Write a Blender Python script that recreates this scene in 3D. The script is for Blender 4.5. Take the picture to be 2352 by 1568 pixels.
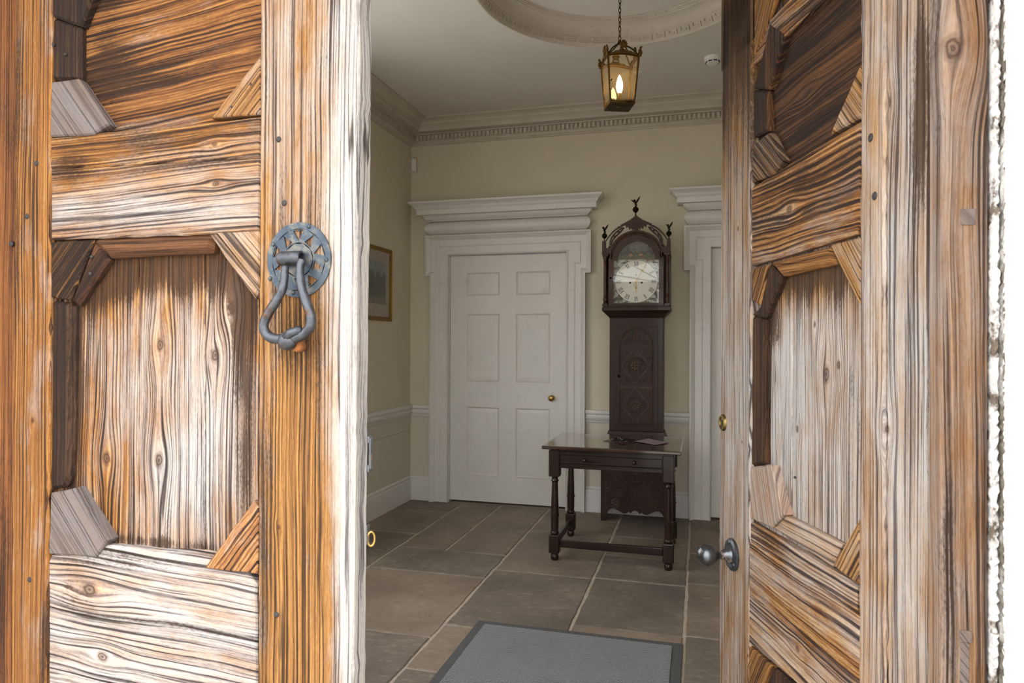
import bpy, bmesh, math, random
from mathutils import Vector, Matrix

# ------------------------------------------------------------------ clear
for o in list(bpy.data.objects):
    bpy.data.objects.remove(o, do_unlink=True)
sc = bpy.context.scene
COL = sc.collection
rnd = random.Random(7)
R_ = math.radians

# ------------------------------------------------------------------ camera (room axes: X right, Y into the hall, Z up)
IMG_W, IMG_H, FPX = 2352, 1568, 1576.6
CAM = Vector((0, 0, 1.36))
def cam_basis(yaw, pitch, roll):
    F = Vector((-math.sin(yaw), math.cos(yaw), 0)); Rt = Vector((math.cos(yaw), math.sin(yaw), 0)); U = Vector((0, 0, 1))
    F2 = F*math.cos(pitch)+U*math.sin(pitch); U2 = -F*math.sin(pitch)+U*math.cos(pitch)
    R3 = Rt*math.cos(roll)+U2*math.sin(roll); U3 = -Rt*math.sin(roll)+U2*math.cos(roll)
    return R3, U3, F2
CR, CU, CF = cam_basis(R_(15.3), R_(.17), R_(.26))
cd = bpy.data.cameras.new('camera'); cam = bpy.data.objects.new('camera', cd); COL.objects.link(cam)
cd.sensor_width = 36; cd.lens = 36*FPX/IMG_W; cd.clip_start = .02; cd.clip_end = 500
cam.matrix_world = Matrix(((CR.x, CU.x, -CF.x, CAM.x), (CR.y, CU.y, -CF.y, CAM.y), (CR.z, CU.z, -CF.z, CAM.z), (0, 0, 0, 1)))
cd.dof.use_dof = True; cd.dof.focus_distance = 4.6; cd.dof.aperture_fstop = 13.0
sc.camera = cam

# ------------------------------------------------------------------ overcast sky, exposure
SKY = 5.3
wd = bpy.data.worlds.new('overcast_sky'); sc.world = wd; wd.use_nodes = True
bg = wd.node_tree.nodes['Background']; bg.inputs[0].default_value = (.985, .985, 1.0, 1); bg.inputs[1].default_value = SKY
vs = sc.view_settings
vs.view_transform = 'Standard'; vs.look = 'None'; vs.gamma = 1; vs.use_curve_mapping = False; vs.exposure = 0.0

# ------------------------------------------------------------------ pixel helpers (direction only; distance from plane touched)
def ray(x, y):
    return CF+CR*((x-IMG_W/2)/FPX)-CU*((y-IMG_H/2)/FPX)
def onZ(x, y, z=0.):
    d = ray(x, y); return CAM+d*((z-CAM.z)/d.z)
def onY(x, y, Y):
    d = ray(x, y); return CAM+d*(Y/d.y)
def onX(x, y, X):
    d = ray(x, y); return CAM+d*(X/d.x)

# ------------------------------------------------------------------ object helpers
def link(o, parent=None):
    COL.objects.link(o)
    if parent: o.parent = parent
    return o
def tag(o, label, cat, group=None, kind=None):
    o['label'] = label; o['category'] = cat
    if group: o['group'] = group
    if kind: o['kind'] = kind
    return o
def empty(name, loc=(0, 0, 0), rz=0):
    o = bpy.data.objects.new(name, None); o.empty_display_size = .05
    o.location = loc; o.rotation_euler = (0, 0, rz)
    return link(o)
def obj(name, bm, m, parent=None, smooth=False, loc=None, ang=None):
    bmesh.ops.recalc_face_normals(bm, faces=bm.faces)
    me = bpy.data.meshes.new(name); bm.to_mesh(me); bm.free()
    if smooth:
        for p in me.polygons: p.use_smooth = True
        if ang: me.set_sharp_from_angle(angle=R_(ang))
    me.materials.append(m)
    o = bpy.data.objects.new(name, me)
    if loc: o.location = loc
    return link(o, parent)
def dup(src, parent, loc=None, rot=None, scale=None):
    o = src.copy(); link(o); o.parent = parent
    if loc is not None: o.location = loc
    if rot is not None: o.rotation_euler = rot
    if scale is not None: o.scale = scale
    return o
BM = bmesh.new
def box(bm, x0, x1, y0, y1, z0, z1, bev=0):
    v = [bm.verts.new(p) for p in ((x0, y0, z0), (x1, y0, z0), (x1, y1, z0), (x0, y1, z0), (x0, y0, z1), (x1, y0, z1), (x1, y1, z1), (x0, y1, z1))]
    fs = [bm.faces.new([v[i] for i in f]) for f in ((0, 3, 2, 1), (4, 5, 6, 7), (0, 1, 5, 4), (1, 2, 6, 5), (2, 3, 7, 6), (3, 0, 4, 7))]
    if bev:
        es = list({e for f in fs for e in f.edges})
        bmesh.ops.bevel(bm, geom=es, offset=bev, segments=2, affect='EDGES', profile=.5)
    return bm
def B(name, x0, x1, y0, y1, z0, z1, m, parent=None, bev=0):
    return obj(name, box(BM(), x0, x1, y0, y1, z0, z1, bev), m, parent)
def prism(bm, pts, y0, y1):
    """polygon of (x,z) extruded from y0 to y1"""
    a = [bm.verts.new((p[0], y0, p[1])) for p in pts]; b = [bm.verts.new((p[0], y1, p[1])) for p in pts]
    n = len(pts)
    bm.faces.new(a); bm.faces.new(b[::-1])
    for i in range(n): bm.faces.new((a[i], b[i], b[(i+1) % n], a[(i+1) % n]))
    return bm
def lathe(bm, prof, n=24, c=(0, 0, 0), axis='z'):
    rings = []
    for r, h in prof:
        ring = []
        for k in range(n):
            a = 2*math.pi*k/n; x, y = r*math.cos(a), r*math.sin(a)
            p = {'z': (c[0]+x, c[1]+y, c[2]+h), 'y': (c[0]+x, c[1]+h, c[2]+y), 'x': (c[0]+h, c[1]+x, c[2]+y)}[axis]
            ring.append(bm.verts.new(p))
        rings.append(ring)
    for a, b in zip(rings, rings[1:]):
        for k in range(n): bm.faces.new((a[k], a[(k+1) % n], b[(k+1) % n], b[k]))
    if prof[0][0] > 1e-6: bm.faces.new(rings[0][::-1])
    if prof[-1][0] > 1e-6: bm.faces.new(rings[-1])
    return bm
def tube(bm, pts, r, n=8, closed=False):
    pts = [Vector(p) for p in pts]; N = len(pts); rings = []
    rr = r if isinstance(r, (list, tuple)) else [r]*N
    up = Vector((.13, .21, .97))
    for i, p in enumerate(pts):
        if closed: t = pts[(i+1) % N]-pts[i-1]
        else: t = pts[min(i+1, N-1)]-pts[max(i-1, 0)]
        t.normalize(); s = t.cross(up)
        if s.length < 1e-3: s = t.cross(Vector((1, 0, 0)))
        s.normalize(); q = s.cross(t); up = q
        rings.append([bm.verts.new(p+(s*math.cos(2*math.pi*k/n)+q*math.sin(2*math.pi*k/n))*rr[i]) for k in range(n)])
    for i in range(N if closed else N-1):
        a, b = rings[i], rings[(i+1) % N]
        for k in range(n): bm.faces.new((a[k], a[(k+1) % n], b[(k+1) % n], b[k]))
    if not closed: bm.faces.new(rings[0][::-1]); bm.faces.new(rings[-1])
    return bm
def sphere(bm, c, r, n=16, sc_=(1, 1, 1)):
    m = Matrix.Translation(c) @ Matrix.Diagonal((sc_[0], sc_[1], sc_[2], 1))
    bmesh.ops.create_uvsphere(bm, u_segments=n, v_segments=max(6, n//2), radius=r, matrix=m); return bm
def extr_x(bm, prof, x0, x1, Y):
    """profile of (projection,z) run along X in front of a wall plane Y (facing -Y)"""
    a = [bm.verts.new((x0, Y-p, z)) for p, z in prof]; b = [bm.verts.new((x1, Y-p, z)) for p, z in prof]
    n = len(prof); bm.faces.new(a); bm.faces.new(b[::-1])
    for i in range(n): bm.faces.new((a[i], b[i], b[(i+1) % n], a[(i+1) % n]))
    return bm
def extr_y(bm, prof, y0, y1, X, sgn=1):
    a = [bm.verts.new((X+sgn*p, y0, z)) for p, z in prof]; b = [bm.verts.new((X+sgn*p, y1, z)) for p, z in prof]
    n = len(prof); bm.faces.new(a); bm.faces.new(b[::-1])
    for i in range(n): bm.faces.new((a[i], b[i], b[(i+1) % n], a[(i+1) % n]))
    return bm
def returned(bm, prof, x0, x1, Y, base=0):
    """moulding with mitred returns at both ends; prof (projection,z), closed against wall Y"""
    rows = []
    for p, z in prof:
        rows.append([bm.verts.new(q) for q in ((x0-p, Y, z), (x0-p, Y-base-p, z), (x1+p, Y-base-p, z), (x1+p, Y, z))])
    for a, b in zip(rows, rows[1:]):
        for k in range(3): bm.faces.new((a[k], a[k+1], b[k+1], b[k]))
        bm.faces.new((a[3], a[0], b[0], b[3]))
    bm.faces.new(rows[0]); bm.faces.new(rows[-1][::-1])
    return bm
def mitre_sweep(bm, path, prof, Y):
    """open path of (x,z) on a wall plane; prof = (offset to the right of travel, projection)"""
    n = len(path); P = [Vector(p) for p in path]; cols = []
    for i in range(n):
        d0 = (P[i]-P[i-1]).normalized() if i else (P[1]-P[0]).normalized()
        d1 = (P[i+1]-P[i]).normalized() if i < n-1 else d0
        n0 = Vector((d0.y, -d0.x)); n1 = Vector((d1.y, -d1.x)); m = n0+n1; m = m/max(1e-6, m.dot(n0))
        cols.append([bm.verts.new((P[i].x+m.x*w, Y-p, P[i].y+m.y*w)) for w, p in prof])
    for a, b in zip(cols, cols[1:]):
        for k in range(len(prof)): bm.faces.new((a[k], b[k], b[(k+1) % len(prof)], a[(k+1) % len(prof)]))
    bm.faces.new(cols[0]); bm.faces.new(cols[-1][::-1])
    return bm

# ------------------------------------------------------------------ materials
class NT:
    def __init__(s, name):
        s.m = bpy.data.materials.new(name); s.m.use_nodes = True; s.t = s.m.node_tree
        s.b = s.t.nodes['Principled BSDF']; s.out = s.t.nodes['Material Output']
    def n(s, typ, **kw):
        nd = s.t.nodes.new(typ)
        for k, v in kw.items(): setattr(nd, k, v)
        return nd
    def put(s, sock, v):
        if isinstance(v, bpy.types.NodeSocket): s.t.links.new(v, sock)
        elif v is not None: sock.default_value = v
    def ma(s, op, a, b=None, c=None, clamp=False):
        nd = s.n('ShaderNodeMath', operation=op); nd.use_clamp = clamp
        for i, v in enumerate((a, b, c)):
            if v is not None: s.put(nd.inputs[i], v)
        return nd.outputs[0]
    def xyz(s, x, y, z):
        nd = s.n('ShaderNodeCombineXYZ')
        for i, v in enumerate((x, y, z)): s.put(nd.inputs[i], v)
        return nd.outputs[0]
    def noise(s, vec, scale=1., detail=3., rough=.55, dist=0., col=False):
        nd = s.n('ShaderNodeTexNoise'); s.put(nd.inputs['Vector'], vec)
        nd.inputs['Scale'].default_value = scale; nd.inputs['Detail'].default_value = detail
        nd.inputs['Roughness'].default_value = rough; nd.inputs['Distortion'].default_value = dist
        return nd.outputs['Color' if col else 'Fac']
    def step(s, v, lo, hi):
        nd = s.n('ShaderNodeMapRange', interpolation_type='SMOOTHSTEP'); s.put(nd.inputs[0], v)
        nd.inputs[1].default_value = lo; nd.inputs[2].default_value = hi; return nd.outputs[0]
    def lin(s, v, lo, hi, a=0., b=1.):
        nd = s.n('ShaderNodeMapRange'); s.put(nd.inputs[0], v)
        for i, q in enumerate((lo, hi, a, b)): nd.inputs[i+1].default_value = q
        return nd.outputs[0]
    def ramp(s, v, stops):
        nd = s.n('ShaderNodeValToRGB'); s.put(nd.inputs[0], v); e = nd.color_ramp.elements
        while len(e) < len(stops): e.new(.5)
        for el, (p, c) in zip(e, stops): el.position = p; el.color = (*c, 1)
        return nd.outputs[0]
    def mix(s, f, a, b, mode='MIX'):
        nd = s.n('ShaderNodeMix', data_type='RGBA', blend_type=mode); s.put(nd.inputs[0], f)
        for i, v in ((6, a), (7, b)):
            s.put(nd.inputs[i], (*v, 1) if isinstance(v, tuple) and len(v) == 3 else v)
        return nd.outputs[2]
    def coord(s, which='Object'):
        return s.n('ShaderNodeTexCoord').outputs[which]
    def sep(s, v):
        nd = s.n('ShaderNodeSeparateXYZ'); s.put(nd.inputs[0], v); return nd.outputs
    def bump(s, h, strength=.5, dist=.002):
        nd = s.n('ShaderNodeBump'); nd.inputs['Strength'].default_value = strength; nd.inputs['Distance'].default_value = dist
        s.put(nd.inputs['Height'], h); s.t.links.new(nd.outputs[0], s.b.inputs['Normal'])
    def set(s, **kw):
        for k, v in kw.items():
            k = k.replace('_', ' ')
            s.put(s.b.inputs[k], (*v, 1) if isinstance(v, tuple) and len(v) == 3 else v)
        return s

def paint(name, col, rough=.6, var=.06, bump=.15, dirt=0, dirtcol=(.12, .09, .06), scale=3., bdist=.002):
    t = NT(name); c = t.coord(); n1 = t.noise(c, scale, 4); n2 = t.noise(c, 60, 3)
    cc = t.mix(t.lin(n1, .3, .7), tuple(k*(1-var) for k in col), tuple(min(1, k*(1+var)) for k in col))
    if dirt:
        cc = t.mix(t.ma('MULTIPLY', t.step(t.noise(c, 14, 6, .7), .56, .72), dirt), cc, dirtcol)
    t.set(Base_Color=cc, Roughness=rough); t.bump(t.ma('ADD', t.ma('MULTIPLY', n1, .6), t.ma('MULTIPLY', n2, .4)), bump, bdist)
    return t.m
def metal(name, col, rough=.4, spots=None, metallic=1., bump=.2, scale=30):
    t = NT(name); c = t.coord(); n = t.noise(c, scale, 5, .65)
    cc = t.mix(t.lin(n, .3, .7), tuple(k*.75 for k in col), tuple(min(1, k*1.2) for k in col))
    mt = metallic
    if spots:
        f = t.step(t.noise(c, scale*.8, 4, .6), .56, .68); cc = t.mix(f, cc, spots); mt = t.ma('MULTIPLY', t.ma('SUBTRACT', 1, f), metallic)
    t.set(Base_Color=cc, Roughness=t.lin(n, .3, .7, rough*.7, min(1, rough*1.4)), Metallic=mt); t.bump(n, bump, .001)
    return t.m
def plainwood(name, dark, light, rough=.35, axis=2, coat=0., freq=60, bump=.2):
    """furniture timber, grain along the given local axis"""
    t = NT(name); o = t.sep(t.coord()); k = [freq]*3; k[axis] = 3
    v = t.xyz(*[t.ma('MULTIPLY', o[i], k[i]) for i in range(3)])
    n = t.noise(v, 1, 4, .6, .4); n2 = t.noise(t.coord(), 5, 3)
    f = t.lin(t.ma('ADD', t.ma('MULTIPLY', n, .75), t.ma('MULTIPLY', n2, .35)), .35, .75)
    t.set(Base_Color=t.mix(f, dark, light), Roughness=t.lin(n, .3, .7, rough*.85, rough*1.2)); t.b.inputs['Coat Weight'].default_value = coat
    t.b.inputs['Coat Roughness'].default_value = .08; t.b.inputs['Specular IOR Level'].default_value = .3
    t.bump(n, bump, .0008)
    return t.m
def glass(name, refl=.12, tint=(1, 1, 1), rough=.0, dirt=0.):
    t = NT(name); tr = t.n('ShaderNodeBsdfTransparent'); tr.inputs[0].default_value = (*tint, 1)
    gl = t.n('ShaderNodeBsdfGlossy'); gl.inputs['Roughness'].default_value = rough
    fr = t.n('ShaderNodeFresnel'); fr.inputs[0].default_value = 1.5
    mx = t.n('ShaderNodeMixShader'); t.put(mx.inputs[0], t.ma('MULTIPLY', t.ma('MULTIPLY', fr.outputs[0], refl/.04, clamp=True), t.ma('SUBTRACT', 1, t.n('ShaderNodeNewGeometry').outputs['Backfacing']))); t.t.links.new(tr.outputs[0], mx.inputs[1]); t.t.links.new(gl.outputs[0], mx.inputs[2])
    last = mx.outputs[0]
    if dirt:
        df = t.n('ShaderNodeBsdfTranslucent'); df.inputs[0].default_value = (.85, .66, .40, 1)
        m2 = t.n('ShaderNodeMixShader'); t.put(m2.inputs[0], t.ma('MULTIPLY', t.lin(t.noise(t.coord(), 30, 5, .7), .25, .8), dirt))
        t.t.links.new(last, m2.inputs[1]); t.t.links.new(df.outputs[0], m2.inputs[2]); last = m2.outputs[0]
    t.t.links.new(last, t.out.inputs[0]); return t.m

WK = .60
def wood(name, ang=90, seed=0., dark=(.045, .022, .012), mid=(.34, .15, .045), light=(.66, .38, .14), pale=(.70, .645, .59),
         bleach=.4, stain=.3, freq=1., knots=(), patches=(), warp=1., contrast=1., crack=.5, gap=.5):
    """weathered softwood. ang: grain direction in leaf (s,z) degrees. knots: (s,z,r). patches: (s,z,rs,rz,dBleach,dStain)"""
    mid, light = (tuple(k*f for k, f in zip(q, (1.04, .93, .74))) for q in (mid, light))
    dark, mid, light, pale = (tuple(k*WK for k in q) for q in (dark, mid, light, pale))
    t = NT(name); o = t.sep(t.coord()); ca, sa = math.cos(R_(ang)), math.sin(R_(ang)); S, D, Z = o[0], o[1], o[2]
    u = t.ma('ADD', t.ma('MULTIPLY', S, ca), t.ma('MULTIPLY', Z, sa))
    v = t.ma('ADD', t.ma('SUBTRACT', t.ma('MULTIPLY', Z, ca), t.ma('MULTIPLY', S, sa)), t.ma('MULTIPLY', D, .45))
    v0 = t.ma('SUBTRACT', v, t.ma('MULTIPLY', D, .45)); core = None
    for ks, kz, kr in knots:
        ku, kv = ks*ca+kz*sa, kz*ca-ks*sa
        du = t.ma('DIVIDE', t.ma('SUBTRACT', u, ku), kr*5); dv = t.ma('DIVIDE', t.ma('SUBTRACT', v0, kv), kr*2.1)
        q = t.ma('ADD', t.ma('MULTIPLY', du, du), t.ma('MULTIPLY', dv, dv))
        g = t.ma('POWER', 2.718, t.ma('MULTIPLY', q, -1.))
        v = t.ma('SUBTRACT', v, t.ma('MULTIPLY', t.ma('MULTIPLY', dv, g), kr*1.9))
        eu = t.ma('DIVIDE', t.ma('SUBTRACT', u, ku), kr*1.25); ev = t.ma('DIVIDE', t.ma('SUBTRACT', v0, kv), kr*.85)
        e = t.ma('SQRT', t.ma('ADD', t.ma('MULTIPLY', eu, eu), t.ma('MULTIPLY', ev, ev)))
        e = t.ma('ADD', e, t.ma('MULTIPLY', t.ma('SUBTRACT', t.noise(t.coord(), 90, 2), .5), .5))
        c1 = t.ma('SUBTRACT', 1, t.step(e, .55, 1.25))
        c1 = t.ma('MULTIPLY', c1, t.ma('ADD', .8, t.ma('MULTIPLY', t.ma('SINE', t.ma('MULTIPLY', e, 14.)), .2)))
        core = c1 if core is None else t.ma('MAXIMUM', core, c1)
    w1 = t.noise(t.xyz(t.ma('MULTIPLY', u, 1.6), t.ma('MULTIPLY', v, 6), t.ma('ADD', D, seed)), 1, 2)
    w2 = t.noise(t.xyz(t.ma('MULTIPLY', u, 9), t.ma('MULTIPLY', v, 30), seed+3.3), 1, 2)
    v = t.ma('ADD', v, t.ma('ADD', t.ma('MULTIPLY', t.ma('SUBTRACT', w1, .5), .026*warp), t.ma('MULTIPLY', t.ma('SUBTRACT', w2, .5), .0028*warp)))
    F = freq
    ring = t.noise(t.xyz(t.ma('MULTIPLY', u, 1.6), t.ma('MULTIPLY', v, 310*F), seed), 1, 2, .5)          # growth lines
    fine = t.noise(t.xyz(t.ma('MULTIPLY', u, 22), t.ma('MULTIPLY', v, 1000*F), seed+9), 1, 3, .65)         # fibres
    band = t.noise(t.xyz(t.ma('MULTIPLY', u, 2.2), t.ma('MULTIPLY', v, 26), seed+5), 1, 3, .55)           # broad bands
    blot = t.noise(t.xyz(t.ma('MULTIPLY', u, 8), t.ma('MULTIPLY', v, 22), seed+1.7), 1, 5, .65)           # blotches
    line = t.ma('MULTIPLY', t.ma('SUBTRACT', 1, t.step(ring, .36, .45)), t.step(t.noise(t.xyz(t.ma('MULTIPLY', u, 5), t.ma('MULTIPLY', v, 60), seed+41), 1, 3, .6), .30, .52))  # eroded spring wood
    pb = None; ps = None
    for s0, z0, rs, rz, db, ds in patches:
        a = t.ma('DIVIDE', t.ma('SUBTRACT', S, s0), rs); b = t.ma('DIVIDE', t.ma('SUBTRACT', Z, z0), rz)
        g = t.ma('POWER', 2.718, t.ma('MULTIPLY', t.ma('ADD', t.ma('MULTIPLY', a, a), t.ma('MULTIPLY', b, b)), -1.))
        if db: x = t.ma('MULTIPLY', g, db); pb = x if pb is None else t.ma('ADD', pb, x)
        if ds: x = t.ma('MULTIPLY', g, ds*1.7); ps = x if ps is None else t.ma('ADD', ps, x)
    bl = t.ma('ADD', bleach-.5, t.ma('ADD', t.lin(blot, .3, .7, -.1, .6), t.ma('MULTIPLY', t.ma('SUBTRACT', band, .5), .9)))
    if pb is not None: bl = t.ma('ADD', bl, pb)
    bl = t.ma('MAXIMUM', t.ma('MINIMUM', bl, 1.), 0.)
    mott = t.noise(t.xyz(t.ma('MULTIPLY', u, 110), t.ma('MULTIPLY', v, 420), seed+51), 1, 4, .75)
    st = t.ma('ADD', t.ma('MULTIPLY', t.ma('SUBTRACT', band, .5), 1.3), t.ma('MULTIPLY', t.ma('SUBTRACT', mott, .5), 1.2))
    st = t.ma('ADD', st, t.ma('ADD', t.ma('MULTIPLY', t.ma('SUBTRACT', ring, .5), -1.1), t.ma('MULTIPLY', t.ma('SUBTRACT', blot, .5), .9)))
    st = t.ma('ADD', st, stain) if ps is None else t.ma('ADD', t.ma('ADD', st, stain), ps)
    st = t.ma('MULTIPLY', t.step(st, .22, .72), .93)
    tone = t.ma('ADD', t.ma('ADD', t.ma('MULTIPLY', t.lin(ring, .28, .72, 0, 1), .50), t.ma('MULTIPLY', t.lin(fine, .25, .75, 0, 1), .32)), t.ma('MULTIPLY', t.lin(mott, .28, .72, 0, 1), .18))
    tone = t.ma('ADD', .5, t.ma('MULTIPLY', t.ma('SUBTRACT', tone, .5), contrast*1.25), clamp=True)
    mixd = tuple(a*.5+b*.5 for a, b in zip(dark, mid)); gd = tuple(k*.52*f for k, f in zip(pale, (.97, .97, 1.06))); gdk = tuple(k*.22*f for k, f in zip(pale, (.95, .95, 1.12)))
    warm = t.ramp(tone, [(0., dark), (.26, mixd), (.5, mid), (.82, light), (1., tuple(min(1, k*1.15) for k in light))])
    grey = t.ramp(tone, [(0., gdk), (.25, gd), (.55, pale), (1., tuple(min(1, k*1.18) for k in pale))])
    c = t.mix(bl, warm, grey)
    c = t.mix(t.ma('MULTIPLY', line, min(.97, .75*contrast)), c, t.mix(bl, tuple(k*.9 for k in dark), tuple(k*.17*f for k, f in zip(pale, (.80, .75, .86)))))
    c = t.mix(st, c, t.mix(tone, tuple(k*.55 for k in dark), tuple(a_*.30+b_*.35 for a_, b_ in zip(mid, dark))))
    if core is not None: c = t.mix(t.ma('MULTIPLY', core, .9), c, (.05, .024, .014))
    # drying splits
    cn = t.noise(t.xyz(t.ma('MULTIPLY', u, .9), t.ma('MULTIPLY', v, 55*F), seed+21), 1, 1, .5)
    cr = t.ma('SUBTRACT', 1, t.step(t.ma('ABSOLUTE', t.ma('SUBTRACT', cn, .5)), .004, .022))
    cr = t.ma('MULTIPLY', cr, t.ma('MULTIPLY', t.step(t.noise(t.xyz(t.ma('MULTIPLY', u, 4), t.ma('MULTIPLY', v, 40), seed+31), 1, 2), .52, .62), crack))
    c = t.mix(cr, c, (.02, .012, .008))
    t.set(Base_Color=c, Roughness=.8); t.b.inputs['Specular IOR Level'].default_value = .25
    h = t.ma('SUBTRACT', t.ma('SUBTRACT', t.ma('ADD', tone, t.ma('MULTIPLY', blot, .6)), line), t.ma('MULTIPLY', cr, 1.5))
    if core is not None: h = t.ma('ADD', h, t.ma('MULTIPLY', core, .6))
    t.bump(h, .85, .0024)
    return t.m

# wall and trim paints
M_cream = paint('cream_wall', (.605, .545, .405), .75, .03, .08, bdist=.001)
M_dado = paint('dado_paint', (.58, .545, .43), .6, .03, .1, bdist=.001)
M_white = paint('white_gloss_trim', (.66, .645, .60), .42, .03, .12, dirt=.12, bdist=.0012)
M_ceil = paint('ceiling_white', (.60, .565, .50), .85, .03, .06, bdist=.001)
M_plast = paint('plaster_moulding', (.50, .44, .36), .8, .06, .35, dirt=.45, dirtcol=(.30, .23, .16), scale=6, bdist=.003)
M_render = paint('white_lime_render', (.86, .855, .84), .9, .03, .4, scale=10, bdist=.004)
M_ground = paint('gravel', (.42, .39, .34), .95, .15, .6, scale=40)
M_mortar = paint('mortar', (.46, .39, .31), .95, .15, .5, scale=30)
M_black = paint('black_gap', (.01, .01, .01), .9)
M_iron = metal('dark_iron_nail', (.05, .045, .045), .6, None, .6)
M_brass = metal('aged_brass', (.50, .33, .11), .32)
M_gilt = metal('gilt_brass', (.15, .08, .022), .45, (.03, .016, .007), 1., .5, 60)
M_chain = metal('bronze_chain', (.07, .042, .016), .5, None, 1., .3, 60)
M_gold = metal('gold_leaf_frame', (.30, .18, .045), .4, (.08, .04, .014), 1., .3, 40)
M_oak = plainwood('dark_oak', (.007, .0034, .0024), (.030, .014, .0095), .32, 2, .25)
M_oakx = plainwood('dark_oak_rail', (.007, .0034, .0024), (.030, .014, .0095), .32, 0, .25)
M_top = plainwood('polished_oak_top', (.022, .011, .007), (.075, .04, .025), .16, 0, 1.0)
M_cl = plainwood('clock_oak', (.012, .0058, .0038), (.042, .022, .0145), .45, 2, .1)
M_clx = plainwood('clock_oak_rail', (.012, .0058, .0038), (.042, .022, .0145), .45, 0, .1)
M_clc = plainwood('carved_clock_oak', (.016, .0075, .0045), (.105, .056, .035), .5, 2, .1)
M_hood = plainwood('clock_hood_mahogany', (.016, .006, .0035), (.085, .035, .017), .4, 0, .15)
M_bird = metal('dark_bronze', (.03, .022, .012), .5)
M_plastic = paint('white_plastic', (.70, .69, .66), .4, .01, .02)
M_dplastic = paint('dark_plastic', (.02, .02, .02), .5)

# ================================================================== ROOM SHELL
XL, XR, YB, YF, ZC = -2.44, 1.55, 5.55, 1.60, 3.25
CX0, CY0 = -.408, 3.59            # ceiling roundel / lantern centre
D3, D4 = -1.565, .595             # inner door centres
DH, DT = .506, 2.107              # half width and height of the inner doors

# --- floor with individual flagstones
flr = B('floor', XL-.1, XR+.1, .55, YB+.25, -.15, -.0055, M_mortar)
tag(flr, 'brown stone flagstone floor of the hall', 'floor', kind='structure')
def stone_mat(i, base, spot, amt):
    t = NT('flagstone_%d' % i); c = t.coord()
    n = t.noise(c, 2.2, 5, .6); n2 = t.noise(c, 26, 5, .65); n3 = t.noise(t.xyz(*[t.ma('MULTIPLY', q, k) for q, k in zip(t.sep(c), (16, 34, 10))]), 1, 5, .65)
    cc = t.mix(t.lin(n, .3, .7), tuple(k*.72 for k in base), tuple(k*1.22 for k in base))
    cc = t.mix(t.ma('MULTIPLY', t.step(t.ma('ADD', t.ma('MULTIPLY', n3, .8), t.ma('MULTIPLY', n, .35)), .60, .72), amt), cc, spot)
    cc = t.mix(t.ma('MULTIPLY', t.step(n2, .55, .75), .45), cc, tuple(k*.45 for k in base))
    t.set(Base_Color=cc, Roughness=t.lin(n2, .3, .7, .5, .72)); t.bump(t.ma('ADD', t.ma('MULTIPLY', n3, .5), t.ma('ADD', n2, n)), .35, .004)
    return t.m
SM = [stone_mat(0, (.235, .185, .142), (.40, .34, .27), .35), stone_mat(1, (.190, .155, .124), (.36, .30, .24), .55),
      stone_mat(2, (.265, .205, .152), (.42, .36, .29), .25), stone_mat(3, (.185, .156, .126), (.34, .28, .22), .5)]
cols = [(-2.44, -1.947, [1.7, 2.35, 3.05, 3.80, 4.56, 5.25]), (-1.943, -1.195, [1.75, 2.97, 3.81, 4.245]),
        (-1.191, -.595, [1.9, 2.67, 3.13, 3.965, 4.87]), (-.591, -.067, [1.8, 2.5, 3.30, 3.995, 4.44, 4.90]),
        (-.063, .52, [1.6, 2.4, 3.315, 4.05, 4.63, 5.2]), (.524, 1.05, [2.0, 2.9, 3.7, 4.5, 5.1]), (1.054, 1.55, [1.7, 2.6, 3.4, 4.3, 5.0])]
pick = {(1, 2.97): 2, (1, 1.75): 1, (1, 3.81): 3, (2, 3.13): 1, (2, 3.965): 0, (3, 3.30): 3, (3, 3.995): 1, (2, 2.67): 2, (2, 1.9): 1, (4, 3.315): 0, (4, 2.4): 3, (4, 4.05): 3}
stones = []
for ci, (x0, x1, js) in enumerate(cols):
    ys = [.6]+js+([YB] if ci != 1 else [])
    for a, b in zip(ys, ys[1:]): stones.append((ci, x0, x1, a, b))
stones += [(1, -1.943, -1.612, 4.245, 5.02), (1, -1.608, -1.195, 4.245, 5.36), (1, -1.943, -1.612, 5.02, YB), (1, -1.608, -1.195, 5.36, YB)]
for ci, x0, x1, y0, y1 in stones:
    g = .004; bm = BM(); top = rnd.uniform(-.0025, .0); tl = [rnd.uniform(-.0015, .0015) for _ in range(4)]
    c4 = [(x0+g, y0+g), (x1-g, y0+g), (x1-g, y1-g), (x0+g, y1-g)]
    lo, hi = [], []
    for k in range(4):
        (ax, ay), (bx, by) = c4[k], c4[(k+1) % 4]; L = math.hypot(bx-ax, by-ay); m = max(3, int(L/.07))
        for j in range(m):
            f = j/m; jx = rnd.gauss(0, .0022) if j else 0; jy = rnd.gauss(0, .0022) if j else 0
            x, y = ax+(bx-ax)*f+jx, ay+(by-ay)*f+jy; z = top+tl[k]*(1-f)+tl[(k+1) % 4]*f
            cxm, cym = (x0+x1)/2, (y0+y1)/2
            lo.append(bm.verts.new((x, y, -.02)))
            hi.append((bm.verts.new((x, y, z-.005)), bm.verts.new((x-.006*((x > cxm)*2-1), y-.006*((y > cym)*2-1), z))))
    n = len(lo)
    for k in range(n):
        q = (k+1) % n
        bm.faces.new((lo[k], lo[q], hi[q][0], hi[k][0])); bm.faces.new((hi[k][0], hi[q][0], hi[q][1], hi[k][1]))
    bm.faces.new([h[1] for h in hi])
    obj('flagstone', bm, SM[pick.get((ci, y0), rnd.choice((0, 0, 1, 2, 3)))], flr)

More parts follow.
